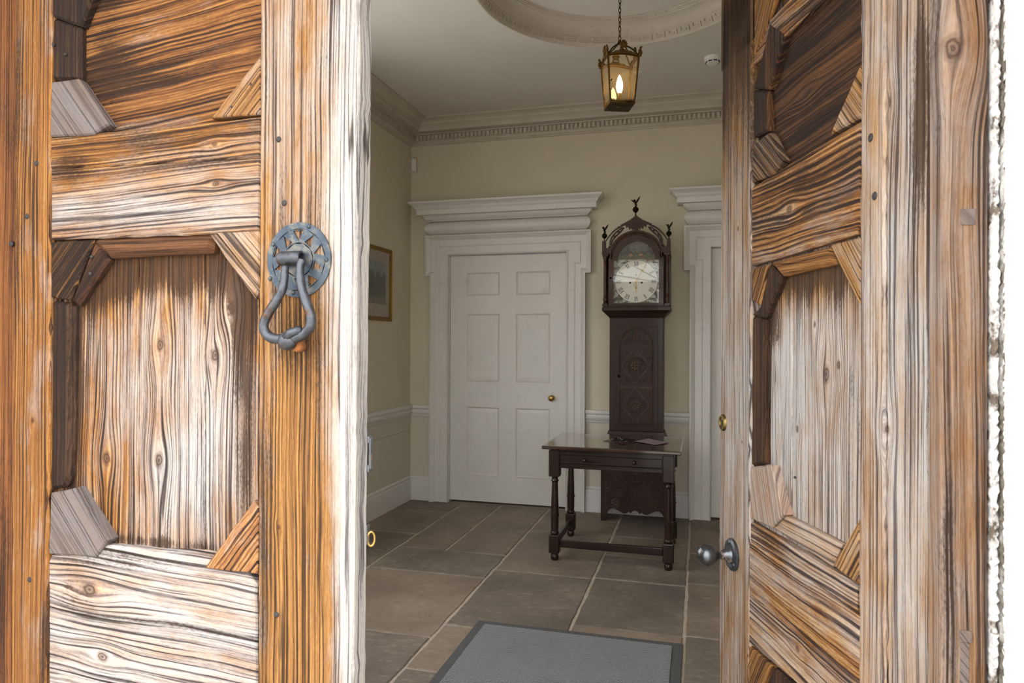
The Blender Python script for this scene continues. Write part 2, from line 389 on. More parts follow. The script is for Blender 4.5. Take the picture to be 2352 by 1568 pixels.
# --- walls
def wall_with_holes(x0, x1, y0, y1, z0, z1, holes):
    """boxes around rectangular holes (x0,x1,z0,z1) sorted by x"""
    bm = BM(); x = x0
    for hx0, hx1, hz0, hz1 in holes:
        box(bm, x, hx0, y0, y1, z0, z1)
        if hz0 > z0: box(bm, hx0, hx1, y0, y1, z0, hz0)
        if hz1 < z1: box(bm, hx0, hx1, y0, y1, hz1, z1)
        x = hx1
    box(bm, x, x1, y0, y1, z0, z1); return bm
wb = obj('wall_back', wall_with_holes(XL-.2, XR+.2, YB, YB+.2, 0, ZC+.2, [(D3-DH-.01, D3+DH+.01, 0, DT+.01), (D4-DH-.01, D4+DH+.01, 0, DT+.01)]), M_cream)
tag(wb, 'cream painted back wall of the hall', 'wall', kind='structure')
WY0, WY1, WZ0, WZ1 = 1.95, 3.75, .83, 2.85
bm = BM(); box(bm, XL-.2, XL, YF, WY0, 0, ZC+.2); box(bm, XL-.2, XL, WY1, YB, 0, ZC+.2); box(bm, XL-.2, XL, WY0, WY1, 0, WZ0); box(bm, XL-.2, XL, WY0, WY1, WZ1, ZC+.2)
wl = obj('wall_left', bm, M_cream); tag(wl, 'cream painted left wall with a picture', 'wall', kind='structure')
wr = B('wall_right', XR, XR+.2, YF, YB, 0, ZC+.2, M_cream); tag(wr, 'cream right wall hidden behind the open door', 'wall', kind='structure')
B('dado_board', XL, XL+.006, YF, YB-.012, .205, .602, M_dado, wl); B('dado_board', XL, XL+.0065, YF, YB-.012, .6045, .72, M_dado, wl)
for a, b in ((XL+.012, D3-.675), (D3+.675, D4-.675), (D4+.675, XR)):
    B('dado_board', a, b, YB-.004, YB, .205, .72, M_dado, wb)

# front wall: doorway with a fanlight over it and an unseen sash window added either side to brighten the hall
OX0, OX1 = -1.42, .40             # doorway sides (inside the frame rebate)
YO, FZ, FB = .62, 2.16, .36       # outer wall face, fanlight springing, fanlight rise
W1, W2 = (-2.30, -1.62), (.62, 1.42)
def arch(n=24, grow=0.):
    c, a, b = (OX0+OX1)/2, (OX1-OX0)/2-.06+grow, FB+grow
    return [(c+a*math.cos(math.pi*k/n), FZ+b*math.sin(math.pi*k/n)) for k in range(n+1)]
bm = wall_with_holes(XL-.2, OX0, YO, YF, -.15, ZC+.2, [(W1[0], W1[1], .75, 2.55)])
wall2 = wall_with_holes(OX1, XR+.2, YO, YF, -.15, ZC+.2, [(W2[0], W2[1], .75, 2.55)])
tmp = bpy.data.meshes.new('t'); wall2.to_mesh(tmp); bm.from_mesh(tmp); bpy.data.meshes.remove(tmp)
prism(bm, [(OX0, FZ)]+arch()[::-1]+[(OX1, FZ), (OX1, ZC+.2), (OX0, ZC+.2)], YO, YF)
wf = obj('wall_front', bm, M_render); tag(wf, 'white rendered front wall around the wooden entrance', 'wall', kind='structure')
M_pane = glass('window_glass', .04)
for i, (a, b) in enumerate((W1, W2)):
    w = empty('window_%d' % (i+1), ((a+b)/2, .8, .75)); tag(w, 'added unseen white sash window %s, to light the hall' % ('left of the entrance' if i == 0 else 'right of the entrance'), 'window', kind='structure')
    h = (b-a)/2; bm = BM()
    for q in ((-h, -h+.05, 0, 1.8), (h-.05, h, 0, 1.8), (-h, h, 0, .06), (-h, h, 1.74, 1.8), (-h, h, .88, .92)): box(bm, q[0], q[1], 0, .05, q[2], q[3])
    obj('window_frame', bm, M_white, w); bm = BM()
    for k in range(1, 3): box(bm, -h+2*h*k/3-.01, -h+2*h*k/3+.01, .01, .04, .06, 1.74)
    obj('glazing_bar', bm, M_white, w)
    B('pane', -h+.05, h-.05, .024, .027, .06, 1.74, M_pane, w)
w = empty('window_4', (XL-.1, (WY0+WY1)/2, WZ0)); tag(w, 'added unseen white sash window in the left wall, to light the hall', 'window', kind='structure')  # unseen window, added to bring more daylight into the hall
h, H_ = (WY1-WY0)/2, WZ1-WZ0; bm = BM()
for q in ((-h, -h+.05, 0, H_), (h-.05, h, 0, H_), (-h, h, 0, .06), (-h, h, H_-.06, H_), (-h, h, H_/2-.02, H_/2+.02), (-.04, .04, 0, H_)): box(bm, -.02, .03, q[0], q[1], q[2], q[3])
obj('window_frame', bm, M_white, w); B('pane', 0, .003, -h+.05, h-.05, .06, H_-.06, M_pane, w)
fan = empty('window_3', ((OX0+OX1)/2, 1.02, FZ)); tag(fan, 'arched fanlight above the entrance doors', 'window', kind='structure')
c = (OX0+OX1)/2; bm = BM(); A = arch(32, .01)
for k in range(32):
    p, q = A[k], A[k+1]
    inn = lambda r: (c+(r[0]-c)*.94, FZ+(r[1]-FZ)*.93)
    prism(bm, [(x-c, z-FZ) for x, z in (p, q, inn(q), inn(p))], 0, .06)
box(bm, -.86, .86, 0, .06, 0, .05)
obj('fanlight_frame', bm, M_white, fan); bm = BM()
for k in range(1, 6):
    t_ = math.pi*k/6; d = Vector((math.cos(t_), math.sin(t_))); n_ = Vector((-d.y, d.x))*.009; e = Vector((.82*d.x, .335*d.y))
    st_ = d*.10; prism(bm, [tuple(st_+n_), tuple(st_-n_), tuple(e-n_), tuple(e+n_)], .015, .045)
obj('glazing_bar', bm, M_white, fan)
prism(b2 := BM(), [((x-c)*.97, (z-FZ)*.97) for x, z in arch(32)], .029, .032); obj('pane', b2, M_pane, fan)
gr = B('ground', -40, 40, -60, .6, -.35, -.15, M_ground); tag(gr, 'pale gravel forecourt before the house', 'ground', kind='structure')

# --- ceiling with circular recess
bm = BM(); N = 72; ro, zi = .772, 3.372
ringv = [bm.verts.new((CX0+ro*math.cos(2*math.pi*k/N), CY0+ro*math.sin(2*math.pi*k/N), ZC)) for k in range(N)]
def sq(k):
    a = 2*math.pi*k/N; cx, cy = math.cos(a), math.sin(a)
    tx = (XR+.2-CX0)/cx if cx > 1e-6 else ((XL-.2-CX0)/cx if cx < -1e-6 else 1e9)
    ty = (YB+.2-CY0)/cy if cy > 1e-6 else ((YF-.2-CY0)/cy if cy < -1e-6 else 1e9)
    t_ = min(tx, ty); return (CX0+cx*t_, CY0+cy*t_, ZC)
outv = [bm.verts.new(sq(k)) for k in range(N)]
for k in range(N): bm.faces.new((ringv[k], ringv[(k+1) % N], outv[(k+1) % N], outv[k]))
ce = obj('ceiling', bm, M_ceil); tag(ce, 'off-white plaster ceiling with a round recess', 'ceiling', kind='structure')
bm = BM(); lathe(bm, [(.0, zi), (.66, zi), (.66, zi+.02), (.0, zi+.02)], 72, (CX0, CY0, 0)); obj('recess_disc', bm, M_ceil, ce)
B('ceiling_backing', XL-.2, XR+.2, YF-.2, YB+.2, ZC+.2, ZC+.25, M_ceil, ce)
ros = empty('trim_1', (CX0, CY0, ZC)); tag(ros, 'round plaster ceiling moulding with a Greek key band', 'ceiling moulding', kind='structure')
prof = [(.784, 0), (.784, -.008), (.778, -.013), (.771, -.012), (.768, -.006), (.767, .000), (.766, .002), (.744, .044), (.741, .043), (.738, .047), (.737, .053),
        (.733, .064), (.722, .078), (.706, .090), (.688, .098), (.674, .102), (.672, .106), (.664, .107), (.662, .112), (.655, .113), (.652, .119), (.642, .121), (.640, .127), (.64, .14), (.80, .14), (.80, .004), (.784, 0)]
bm = BM(); rings = [[bm.verts.new((r*math.cos(2*math.pi*k/96), r*math.sin(2*math.pi*k/96), h)) for k in range(96)] for r, h in prof[:-1]]
for i in range(len(rings)):
    a, b = rings[i], rings[(i+1) % len(rings)]
    for k in range(96): bm.faces.new((a[k], a[(k+1) % 96], b[(k+1) % 96], b[k]))
obj('moulding_ring', bm, M_plast, ros, True, ang=35)
bm = BM()                                      # one unit of the fret, lying on the sloping band
def band_pt(w, t_, h): return (.766-.464*w-.886*h, t_, .002+.886*w-.464*h)
for w0, w1, t0, t1 in ((.004, .010, -.036, .020), (.010, .038, -.036, -.030), (.032, .038, -.030, -.004), (.016, .038, .014, .020), (.016, .022, -.018, .020), (.032, .038, .020, .040)):
    V = [bm.verts.new(band_pt(w, t_, h)) for h in (-.001, .0075) for w, t_ in ((w0, t0), (w1, t0), (w1, t1), (w0, t1))]
    for f in ((0, 1, 2, 3), (4, 7, 6, 5), (0, 4, 5, 1), (1, 5, 6, 2), (2, 6, 7, 3), (3, 7, 4, 0)): bm.faces.new([V[i] for i in f])
k0 = obj('fret_key', bm, M_plast, ros)
for k in range(1, 60): dup(k0, ros, rot=(0, 0, 2*math.pi*k/60))
# small bead leaves on the inner lip
b0 = obj('bead', sphere(BM(), (.659, 0, .110), .0042, 8, (1, 1.8, 1)), M_plast, ros, True)
for k in range(1, 60): dup(b0, ros, rot=(0, 0, 2*math.pi*k/60))

# --- cornice: back and left
cp = [(0, 3.072), (.012, 3.072), (.018, 3.08), (.034, 3.088), (.040, 3.096), (.040, 3.100), (.048, 3.102), (.048, 3.148), (.062, 3.150), (.066, 3.158), (.13, 3.160), (.133, 3.176), (.133, 3.196), (.142, 3.200), (.148, 3.206),
      (.155, 3.208), (.165, 3.222), (.185, 3.232), (.212, 3.238), (.222, 3.24), (.222, ZC), (0, ZC)]
tb = obj('trim_2', extr_x(BM(), cp, XL+.001, XR, YB), M_plast); tag(tb, 'plaster cornice with dentils along the back wall', 'cornice', kind='structure')
tl_ = obj('trim_3', extr_y(BM(), cp, YF, YB-.03, XL), M_plast); tag(tl_, 'plaster cornice with dentils along the left wall', 'cornice', kind='structure')
bm = BM(); box(bm, -.0105, .0105, -.019, 0, 0, .040, .0015); dn = obj('dentil', bm, M_plast, tb); dn.location = (XL+.085, YB-.048, 3.105)
x = XL+.085+.0355
while x < 1.2:
    dup(dn, tb, loc=(x, YB-.048, 3.105+rnd.uniform(-.0006, .0006)), scale=(rnd.uniform(.92, 1.06), 1, rnd.uniform(.96, 1.02))); x += .0355
y = YB-.085
while y > 3.3:
    dup(dn, tl_, loc=(XL+.048, y, 3.105), rot=(0, 0, math.pi/2)); y -= .0355
# --- chair rail and skirting
rp = [(0, .722), (.010, .722), (.014, .730), (.016, .738), (.022, .742), (.034, .760), (.036, .770), (.030, .775), (.030, .788), (.040, .794), (.044, .802), (.044, .818), (.038, .826), (0, .828)]
bp = [(0, 0), (.022, 0), (.022, .165), (.020, .172), (.014, .176), (.014, .184), (.018, .190), (.012, .200), (.006, .206), (0, .206)]
segs = ((XL, D3-.675), (D3+.675, D4-.675), (D4+.675, XR))
bb = empty('baseboard_back', (XL, YB, 0)); tag(bb, 'white skirting board along the back wall', 'skirting', kind='structure')
cb = empty('trim_4', (XL, YB, .72)); tag(cb, 'white chair rail along the back wall', 'chair rail', kind='structure')
for a, b in segs:
    o = obj('skirting_length', extr_x(BM(), bp, a, b, YB), M_white, bb); o.matrix_parent_inverse = Matrix.Translation(bb.location).inverted()
    o = obj('rail_length', extr_x(BM(), rp, a, b, YB), M_white, cb); o.matrix_parent_inverse = Matrix.Translation(cb.location).inverted()
bl_ = obj('baseboard_left', extr_y(BM(), bp, YF, YB-.02, XL), M_white); tag(bl_, 'white skirting board along the left wall', 'skirting', kind='structure')
cl_ = obj('trim_5', extr_y(BM(), rp, YF, YB-.04, XL), M_white); tag(cl_, 'white chair rail along the left wall', 'chair rail', kind='structure')

# --- inner doors with eared architraves, pulvinated friezes and cornices
def inner_door(num, cx, label, knob=True):
    d = empty('door_%d' % num, (cx, YB, 0)); tag(d, label, 'door', kind='structure')
    # leaf of stiles, rails and six panels (local: wall plane y=0, room towards -y)
    fy = .012
    lf = obj('door_leaf', box(BM(), -DH, DH, fy+.008, .055, .018, DT), M_white, d)
    cxs = ((-.359, -.066), (.075, .370)); zs = ((.236, .823), (1.035, 1.614), (1.765, 1.965))
    bm = BM()
    for a, b in ((-DH, cxs[0][0]), (cxs[0][1], cxs[1][0]), (cxs[1][1], DH)): box(bm, a, b, fy, fy+.012, .018, DT)
    zz = [.018]+[q for z in zs for q in z]+[DT]
    for k in range(0, len(zz), 2):
        for a, b in cxs: box(bm, a, b, fy, fy+.012, zz[k], zz[k+1])
    obj('stile_and_rail', bm, M_white, lf)
    for a, b in cxs:
        for z0, z1 in zs:
            bm = BM(); mitre_sweep(bm, [(a, z0), (a, z1), (b, z1), (b, z0), (a, z0)], [(0, -fy), (.004, -fy+.003), (.009, -fy-.001), (.013, -fy-.006), (.017, -fy-.008), (0, -fy-.008)], 0)
            obj('panel_moulding', bm, M_white, lf)
            i_ = .045; bm = BM()
            returned(bm, [(0, 0), (0, .001)], 0, 0, 0) if False else None
            va = [bm.verts.new(p) for p in ((a+.017, fy+.008, z0+.017), (b-.017, fy+.008, z0+.017), (b-.017, fy+.008, z1-.017), (a+.017, fy+.008, z1-.017))]
            vb = [bm.verts.new(p) for p in ((a+i_, fy+.004, z0+i_), (b-i_, fy+.004, z0+i_), (b-i_, fy+.004, z1-i_), (a+i_, fy+.004, z1-i_))]
            for k in range(4): bm.faces.new((va[k], va[(k+1) % 4], vb[(k+1) % 4], vb[k]))
            bm.faces.new(vb); obj('panel', bm, M_white, lf)
    if knob:
        kx, kz = .390, .912
        k = obj('door_knob', lathe(BM(), [(.0, -.058), (.012, -.057), (.022, -.050), (.026, -.042), (.024, -.032), (.014, -.026), (.009, -.020), (.009, -.004)], 20, (kx, fy, kz), 'y'), M_brass, lf, True)
        obj('rose', lathe(BM(), [(.0, -.007), (.020, -.006), (.024, -.003), (.024, 0)], 20, (kx, fy, kz), 'y'), M_brass, k, True)
    for hz in (.38, 1.835):
        bm = BM(); lathe(bm, [(.006, -.045), (.006, .045)], 10, (-DH-.002, fy-.006, hz)); obj('hinge', bm, M_white, lf, True)
    # lining behind the leaf
    bm = BM(); box(bm, -DH-.01, -DH-.002, 0, .19, 0, DT+.01); box(bm, DH+.002, DH+.01, 0, .19, 0, DT+.01); box(bm, -DH-.01, DH+.01, 0, .19, DT+.003, DT+.01)
    obj('door_lining', bm, M_white, d)
    B('black_backing', -DH-.01, DH+.01, .10, .19, -.012, DT+.01, M_black, d)  # added black sheet, keeps outside light from leaking round the leaf
    # architrave
    leg, ear, top, eb = .672, .716, 2.283, 1.935
    outer = [(-leg, 0), (-leg, eb), (-ear, eb), (-ear, top), (ear, top), (ear, eb), (leg, eb), (leg, 0)]
    bm = BM(); prism(bm, [(-leg+.004, .0), (-leg+.004, eb+.004), (-ear+.004, eb+.004), (-ear+.004, top-.004), (ear-.004, top-.004), (ear-.004, eb+.004), (leg-.004, eb+.004), (leg-.004, 0),
        (DH+.006, 0), (DH+.006, DT+.006), (-DH-.006, DT+.006), (-DH-.006, 0)], -.030, 0)
    ar = obj('architrave', bm, M_white, d)
    bm = BM(); mitre_sweep(bm, outer, [(0, .0), (0, .058), (.012, .060), (.016, .054), (.022, .050), (.034, .040), (.040, .034), (.040, .028), (.040, 0)], 0)
    obj('outer_moulding', bm, M_white, ar)
    inn = [(-leg+.088, 0), (-leg+.088, eb+.075), (-ear+.088, eb+.075), (-ear+.088, top-.088), (ear-.088, top-.088), (ear-.088, eb+.075), (leg-.088, eb+.075), (leg-.088, 0)]
    bm = BM(); mitre_sweep(bm, inn, [(0, .028), (0, .034), (.003, .036), (.009, .033), (.012, .028)], 0); obj('inner_moulding', bm, M_white, ar)
    bm = BM(); mitre_sweep(bm, [(-DH-.022, 0), (-DH-.022, DT+.022), (DH+.022, DT+.022), (DH+.022, 0)], [(0, .028), (.002, .037), (.010, .040), (.016, .034), (.016, .028)], 0); obj('bead', bm, M_white, ar)
    # frieze and cornice
    fz = [(0., 2.285)]+[(.045*math.sin(math.pi*k/12)**.8, 2.288+.112*k/12) for k in range(1, 12)]+[(0., 2.402)]
    obj('pulvinated_frieze', returned(BM(), fz, -ear+.045, ear-.045, 0, .035), M_white, d, True, ang=50)
    cz = [(.004, 2.400), (.012, 2.404), (.016, 2.410), (.028, 2.416), (.040, 2.428), (.046, 2.440), (.048, 2.446), (.092, 2.448), (.092, 2.488), (.098, 2.490), (.100, 2.496), (.106, 2.500), (.110, 2.512), (.122, 2.524), (.138, 2.534), (.146, 2.538), (.146, 2.553), (.10, 2.556)]
    obj('door_cornice', returned(BM(), cz, -ear+.04, ear-.04, 0, .04), M_white, d)
    return d
inner_door(3, D3, 'white six-panel inner door with a brass knob left of the clock')
inner_door(4, D4, 'white inner door half hidden behind the open entrance leaf')

# ================================================================== ENTRANCE DOOR LEAVES
Y0 = 1.05
class Leaf:
    """local axes: x along the leaf, y into the leaf, z up"""
    def __init__(s, name, O, ang, label):
        s.O = Vector((O[0], O[1], 0)); s.X = Vector((math.cos(ang), math.sin(ang), 0)); s.Y = Vector((-math.sin(ang), math.cos(ang), 0))
        s.e = empty(name, (O[0], O[1], 0), ang); tag(s.e, label, 'door', kind='structure')
    def at(s, x, y, d=0.):
        r = ray(x, y); P = s.O+s.Y*d; t_ = (P-CAM).dot(s.Y)/r.dot(s.Y); q = CAM+r*t_-s.O
        return (q.dot(s.X), q.z)
    def pts(s, px, d): return [p if abs(p[0]) < 3 and abs(p[1]) < 3 else s.at(*p, d) for p in px]   # small numbers are leaf metres, large ones pixels
def area(p): return sum(p[i][0]*p[(i+1) % len(p)][1]-p[(i+1) % len(p)][0]*p[i][1] for i in range(len(p)))/2
def piece(name, lf, px, d0, d1, m, bev=.0025, jit=.0006, parent=None, stepm=.022):
    p = lf.pts(px, d0)
    if area(p) < 0: p = p[::-1]
    ring = []
    for i in range(len(p)):
        a, b = Vector(p[i]), Vector(p[(i+1) % len(p)]); L = (b-a).length; n = max(1, min(60, int(L/stepm))); nn = Vector(((b-a).y, -(b-a).x)).normalized()
        ring.append(a)
        for k in range(1, n): ring.append(a+(b-a)*(k/n)+nn*rnd.gauss(0, jit))
    n = len(ring); bm = BM()
    def ins(k):
        a, b, c = ring[k-1], ring[k], ring[(k+1) % n]; d_0 = (b-a).normalized(); d_1 = (c-b).normalized()
        n0 = Vector((-d_0.y, d_0.x)); n1 = Vector((-d_1.y, d_1.x)); mm = n0+n1; return b+mm/max(.35, mm.dot(n0))*bev
    f = [bm.verts.new((q.x, d0, q.y)) for q in (ins(k) for k in range(n))]
    o = [bm.verts.new((q.x, d0+bev, q.y)) for q in ring]; bk = [bm.verts.new((q.x, d1, q.y)) for q in ring]
    bm.faces.new(f); bm.faces.new(bk[::-1])
    for k in range(n):
        j = (k+1) % n
        bm.faces.new((f[k], o[k], o[j], f[j])); bm.faces.new((o[k], bk[k], bk[j], o[j]))
    return obj(name, bm, m, parent or lf.e)
def nail(lf, x, y, r=.0055, d=0.):
    s, z = lf.at(x, y, d); bm = BM(); lathe(bm, [(0, -.0022), (r*.7, -.002), (r, -.0004), (r, .004)], 9, (s, d, z), 'y')
    obj('nail', bm, M_iron, lf.e, True)

# ---------- left leaf (shut)
LL = Leaf('door_1', (0, Y0), 0, 'shut weathered oak-brown entrance leaf with an iron knocker')
K = LL.at
def kn(lf, lst, d=0.): return [(*lf.at(x, y, d), r) for x, y, r in lst]
def pt(lf, lst, d=0.): return [(*lf.at(x, y, d), rs, rz, b, s) for x, y, rs, rz, b, s in lst]
TH = .044; ZT = 2.10
w_lock = wood('weathered_lock_stile', 90, 1.3, bleach=.30, stain=.26, light=(.62, .37, .15), mid=(.36, .18, .06), freq=.8, crack=.8,
    patches=pt(LL, [(815, 300, .045, .6, .9, -.3), (815, 900, .04, .6, .8, -.3), (815, 1400, .03, .5, .5, -.2), (650, 150, .08, .35, .45, 0), (690, 780, .035, .1, -.3, .22), (690, 1150, .06, .5, -.25, 0)]), knots=kn(LL, [(640, 1210, .004)]))
w_hinge = wood('weathered_hinge_stile', 90, 4.1, bleach=.16, stain=.20, light=(.58, .31, .10), mid=(.34, .15, .045), freq=.9,
    patches=pt(LL, [(90, 900, .03, .5, .15, -.35), (30, 300, .03, .5, 0, .25), (100, 1500, .02, .2, 0, .3)]), knots=kn(LL, [(75, 965, .005), (18, 130, .006), (20, 700, .005)]))
w_frame = wood('reddish_frame_post', 90, 8.6, bleach=.0, stain=.34, light=(.48, .22, .075), mid=(.26, .10, .032), freq=.9)
w_rail1 = wood('weathered_mid_rail', 2, 12.2, bleach=.50, stain=.22, freq=.75, contrast=1.15,
    patches=pt(LL, [(300, 480, .28, .035, .55, -.35), (350, 320, .3, .05, -.3, .10), (160, 380, .05, .05, -.2, .2)]), knots=kn(LL, [(490, 330, .006), (492, 420, .007)]), crack=.7)
w_rail2 = wood('weathered_bottom_rail', -3, 15.8, bleach=.95, stain=.14, freq=.62, contrast=1.35, pale=(.74, .70, .66), warp=1.6,
    patches=pt(LL, [(180, 1350, .06, .04, -.4, .15), (150, 1300, .05, .02, 0, .2)]), knots=kn(LL, [(200, 1355, .017), (230, 1510, .012)]), crack=.8)
w_pan1 = wood('brown_upper_panel', 6, 18.3, bleach=.05, stain=.34, freq=.7, light=(.54, .28, .10), mid=(.24, .10, .035), warp=1.8, contrast=1.1,
    patches=pt(LL, [(400, 40, .12, .05, .15, -.35), (250, 100, .05, .12, 0, .25), (300, 180, .2, .03, 0, .22), (350, 290, .15, .02, .4, 0)], .02), crack=.7)
PANEL_P = pt(LL, [(380, 620, .22, .055, -.3, .42), (370, 560, .25, .03, -.5, .5), (230, 640, .07, .07, -.3, .4), (560, 680, .03, .12, 0, .5), (175, 950, .02, .3, 0, .45), (430, 1100, .1, .1, .55, -.1), (330, 820, .09, .12, .2, -.25),
    (480, 900, .08, .15, .4, -.1), (250, 1180, .05, .1, -.3, .1), (350, 1245, .2, .012, .2, .25), (570, 1000, .02, .2, .1, .25)], .022)
PANEL_K = kn(LL, [(368, 792, .011), (493, 815, .012), (245, 1052, .012), (365, 1056, .013), (530, 706, .012)], .022)
w_pan2 = wood('weathered_lower_panel', 90, 22.9, bleach=.54, stain=.27, freq=.8, contrast=1.3, patches=PANEL_P, knots=PANEL_K, crack=.9, pale=(.68, .63, .58))
w_dark = wood('dark_tarred_moulding', 90, 27.4, bleach=.0, stain=.62, light=(.13, .07, .042), mid=(.06, .033, .022), freq=1.1)
w_darkd = wood('dark_diagonal_block', 50, 29.1, bleach=.05, stain=.55, light=(.42, .20, .06), mid=(.07, .036, .016), freq=.9, contrast=1.2)
w_darkd2 = wood('brown_diagonal_strip', 50, 30.6, bleach=.0, stain=.42, light=(.19, .085, .042), mid=(.095, .04, .022), freq=.9)
w_mauve = wood('pale_new_block', -52, 33.3, bleach=.85, stain=-.1, light=(.30, .23, .20), mid=(.22, .165, .145), dark=(.12, .08, .065), pale=(.275, .24, .235), contrast=.55, freq=1.2, crack=.2)
w_hblock = wood('honey_block', 48, 36.8, bleach=.25, stain=.0, light=(.64, .41, .20), mid=(.40, .21, .085), freq=1.2, crack=.3)
w_hblockd = wood('honey_block_down', -47, 38.5, bleach=.5, stain=.0, light=(.66, .46, .26), mid=(.42, .23, .10), freq=.8, contrast=1.1, crack=.5)
w_topm = wood('warm_top_moulding', 1, 41.2, bleach=.10, stain=.25, light=(.30, .15, .07), mid=(.15, .068, .032), freq=.9, contrast=.8, crack=.2)
w_orange = wood('orange_burl_block', 52, 44.4, bleach=.2, stain=.08, light=(.66, .42, .22), mid=(.40, .18, .07), freq=.7, contrast=1.3, warp=3)

# stiles, rails and boards; out-of-sight ends given directly in leaf coordinates
lockR = -.5545
piece('lock_stile', LL, [(598, -60), (594, 700), (591, 1620), (-.751, .04), (LL.at(838, 1545, TH)[0]-.004, .04), LL.at(838, 1545, TH), LL.at(841, 1200, TH), LL.at(845, 800, TH), LL.at(851, 300, TH), LL.at(853, 10, TH), (LL.at(853, 10, TH)[0]+.001, ZT), (-.745, ZT)], 0, TH, w_lock, .004, .0005)
piece('hinge_stile', LL, [(-1.312, .04), (-1.312, ZT), (118, -60), (113, 700), (107, 1620), (-1.223, .04)], 0, TH, w_hinge, .004, .0010)
piece('mid_rail', LL, [(115, 316), (599, 268), (597, 362), (114, 388)], .003, TH-.008, w_rail1, .003)
piece('mid_rail', LL, [(114, 389), (597, 363), (594, 532), (113, 551)], .004, TH-.008, w_rail1, .003)
piece('bottom_rail', LL, [(110, 1290), (118, 1275), (245, 1252), (470, 1270), (575, 1290), (575, 1322), (590, 1345), (590, 1620), (-.752, .66), (-1.222, .66)], .005, TH-.008, w_rail2, .003, .001)
# upper panel and its mouldings
piece('panel', LL, [(112, 330), (600, 300), (-.745, 2.03), (-1.225, 2.03)], .020, .040, w_pan1, .002)
piece('moulding', LL, [(118, 38), (184, 62), (184, 183), (118, 183)], .006, .024, w_dark, .006)
piece('corner_block', LL, [(118, 36), (118, -30), (222, -30), (186, 60)], .003, .024, w_dark, .004)
piece('corner_block', LL, [(117, 188), (178, 180), (250, 285), (213, 308), (113, 314)], .0, .024, w_mauve, .003)
piece('corner_block', LL, [(483, 271), (598, 127), (598, 262)], .002, .024, w_hblock, .002)
piece('moulding', LL, [(184, -30), (590, -30), (-.75, 2.03), (-1.10, 2.03)], .008, .024, w_dark, .004)
B('top_rail', -1.222, -.748, .004, TH-.008, 2.032, ZT, w_rail1, LL.e, .002)
# lower panel: three boards, octagonal surround
piece('panel_board', LL, [(112, 540), (318, 540), (318, 1300), (110, 1300)], .022, .042, w_pan2, .0015)
piece('panel_board', LL, [(319.5, 540), (470, 540), (470, 1300), (319.5, 1300)], .022, .042, w_pan2, .0015)
piece('panel_board', LL, [(472, 540), (598, 540), (594, 1320), (472, 1320)], .0235, .042, w_pan2, .0015)
piece('moulding', LL, [(205, 550), (490, 538), (484, 580), (248, 592)], .004, .026, w_topm, .009)
piece('corner_block', LL, [(116, 556), (216, 550), (160, 690), (116, 682)], .003, .026, w_darkd, .003)
piece('moulding', LL, [(218, 551), (250, 596), (180, 702), (163, 690)], .007, .026, w_darkd2, .005)
piece('corner_block', LL, [(496, 534), (595, 531), (595, 660)], .0, .026, w_hblockd, .003)
piece('moulding', LL, [(480, 538), (493, 536), (595, 664), (584, 686)], .005, .026, w_hblockd, .004)
piece('moulding', LL, [(116, 690), (158, 694), (160, 1092), (148, 1120), (114, 1126)], .007, .026, w_dark, .007)
piece('moulding', LL, [(160, 697), (176, 704), (172, 1000), (162, 1092)], .015, .026, w_dark, .003)
piece('corner_block', LL, [(115, 1132), (172, 1120), (248, 1240), (218, 1280), (111, 1272)], -.002, .026, w_mauve, .003)
piece('corner_block', LL, [(470, 1304), (582, 1150), (594, 1166), (590, 1318)], .001, .026, w_orange, .002)
# lower part of the leaf, below the picture
piece('panel', LL, [(-1.225, .66), (-.748, .66), (-.748, .22), (-1.225, .22)], .022, .042, w_pan2, .002)
B('kick_rail', -1.222, -.748, .004, TH-.008, .04, .23, w_rail2, LL.e, .002)
for x, y in ((640, 320), (653, 466), (635, 1411), (62, 497), (84, 375), (68, 1331), (25, 560)): nail(LL, x, y)
for x, y in ((150, 125), (123, 103), (577, 194), (533, 246), (522, 541), (577, 608)): nail(LL, x, y, .0028, .003)
for x, y in ((210, 590), (181, 635), (207, 628)): nail(LL, x, y, .004, .006)

# ---------- knocker
t = NT('blued_iron_plate'); c = t.coord(); n = t.noise(c, 45, 5, .65); n2 = t.noise(c, 18, 3)
t.set(Base_Color=t.mix(t.step(n, .45, .68), t.mix(t.lin(n2, .35, .65), (.030, .046, .066), (.060, .078, .098)), (.14, .135, .115)), Roughness=.5, Metallic=.55); t.bump(n, .4, .001); M_plate = t.m
t = NT('forged_iron_ring'); c = t.coord(); n = t.noise(c, 70, 4, .6); n2 = t.noise(c, 26, 3)
t.set(Base_Color=t.mix(t.step(n2, .56, .68), t.mix(n, (.025, .028, .034), (.12, .128, .145)), (.10, .045, .018)), Roughness=t.lin(n, .3, .7, .28, .5), Metallic=.75); t.bump(n, 1., .002); M_ring = t.m
M_rust = paint('orange_rust', (.30, .11, .03), .9, .25, .5, scale=50)
ks, kz = K(688, 597); kr = .0625
bm = BM(); NP = 48; yk, yb_ = -.0035, -.0002
def band_(r0, r1):
    V = [[bm.verts.new((ks+r*math.cos(2*math.pi*k/NP), y, kz+r*1.04*math.sin(2*math.pi*k/NP))) for k in range(NP)] for r, y in ((r0, yk), (r1, yk), (r1, yb_), (r0, yb_))]
    for i in range(4):
        for k in range(NP): bm.faces.new((V[i][k], V[i][(k+1) % NP], V[(i+1) % 4][(k+1) % NP], V[(i+1) % 4][k]))
band_(.002, kr*.46); band_(kr*.83, kr)
P = lambda r, deg: (ks+r*kr*math.cos(R_(deg)), kz+r*kr*1.04*math.sin(R_(deg)))
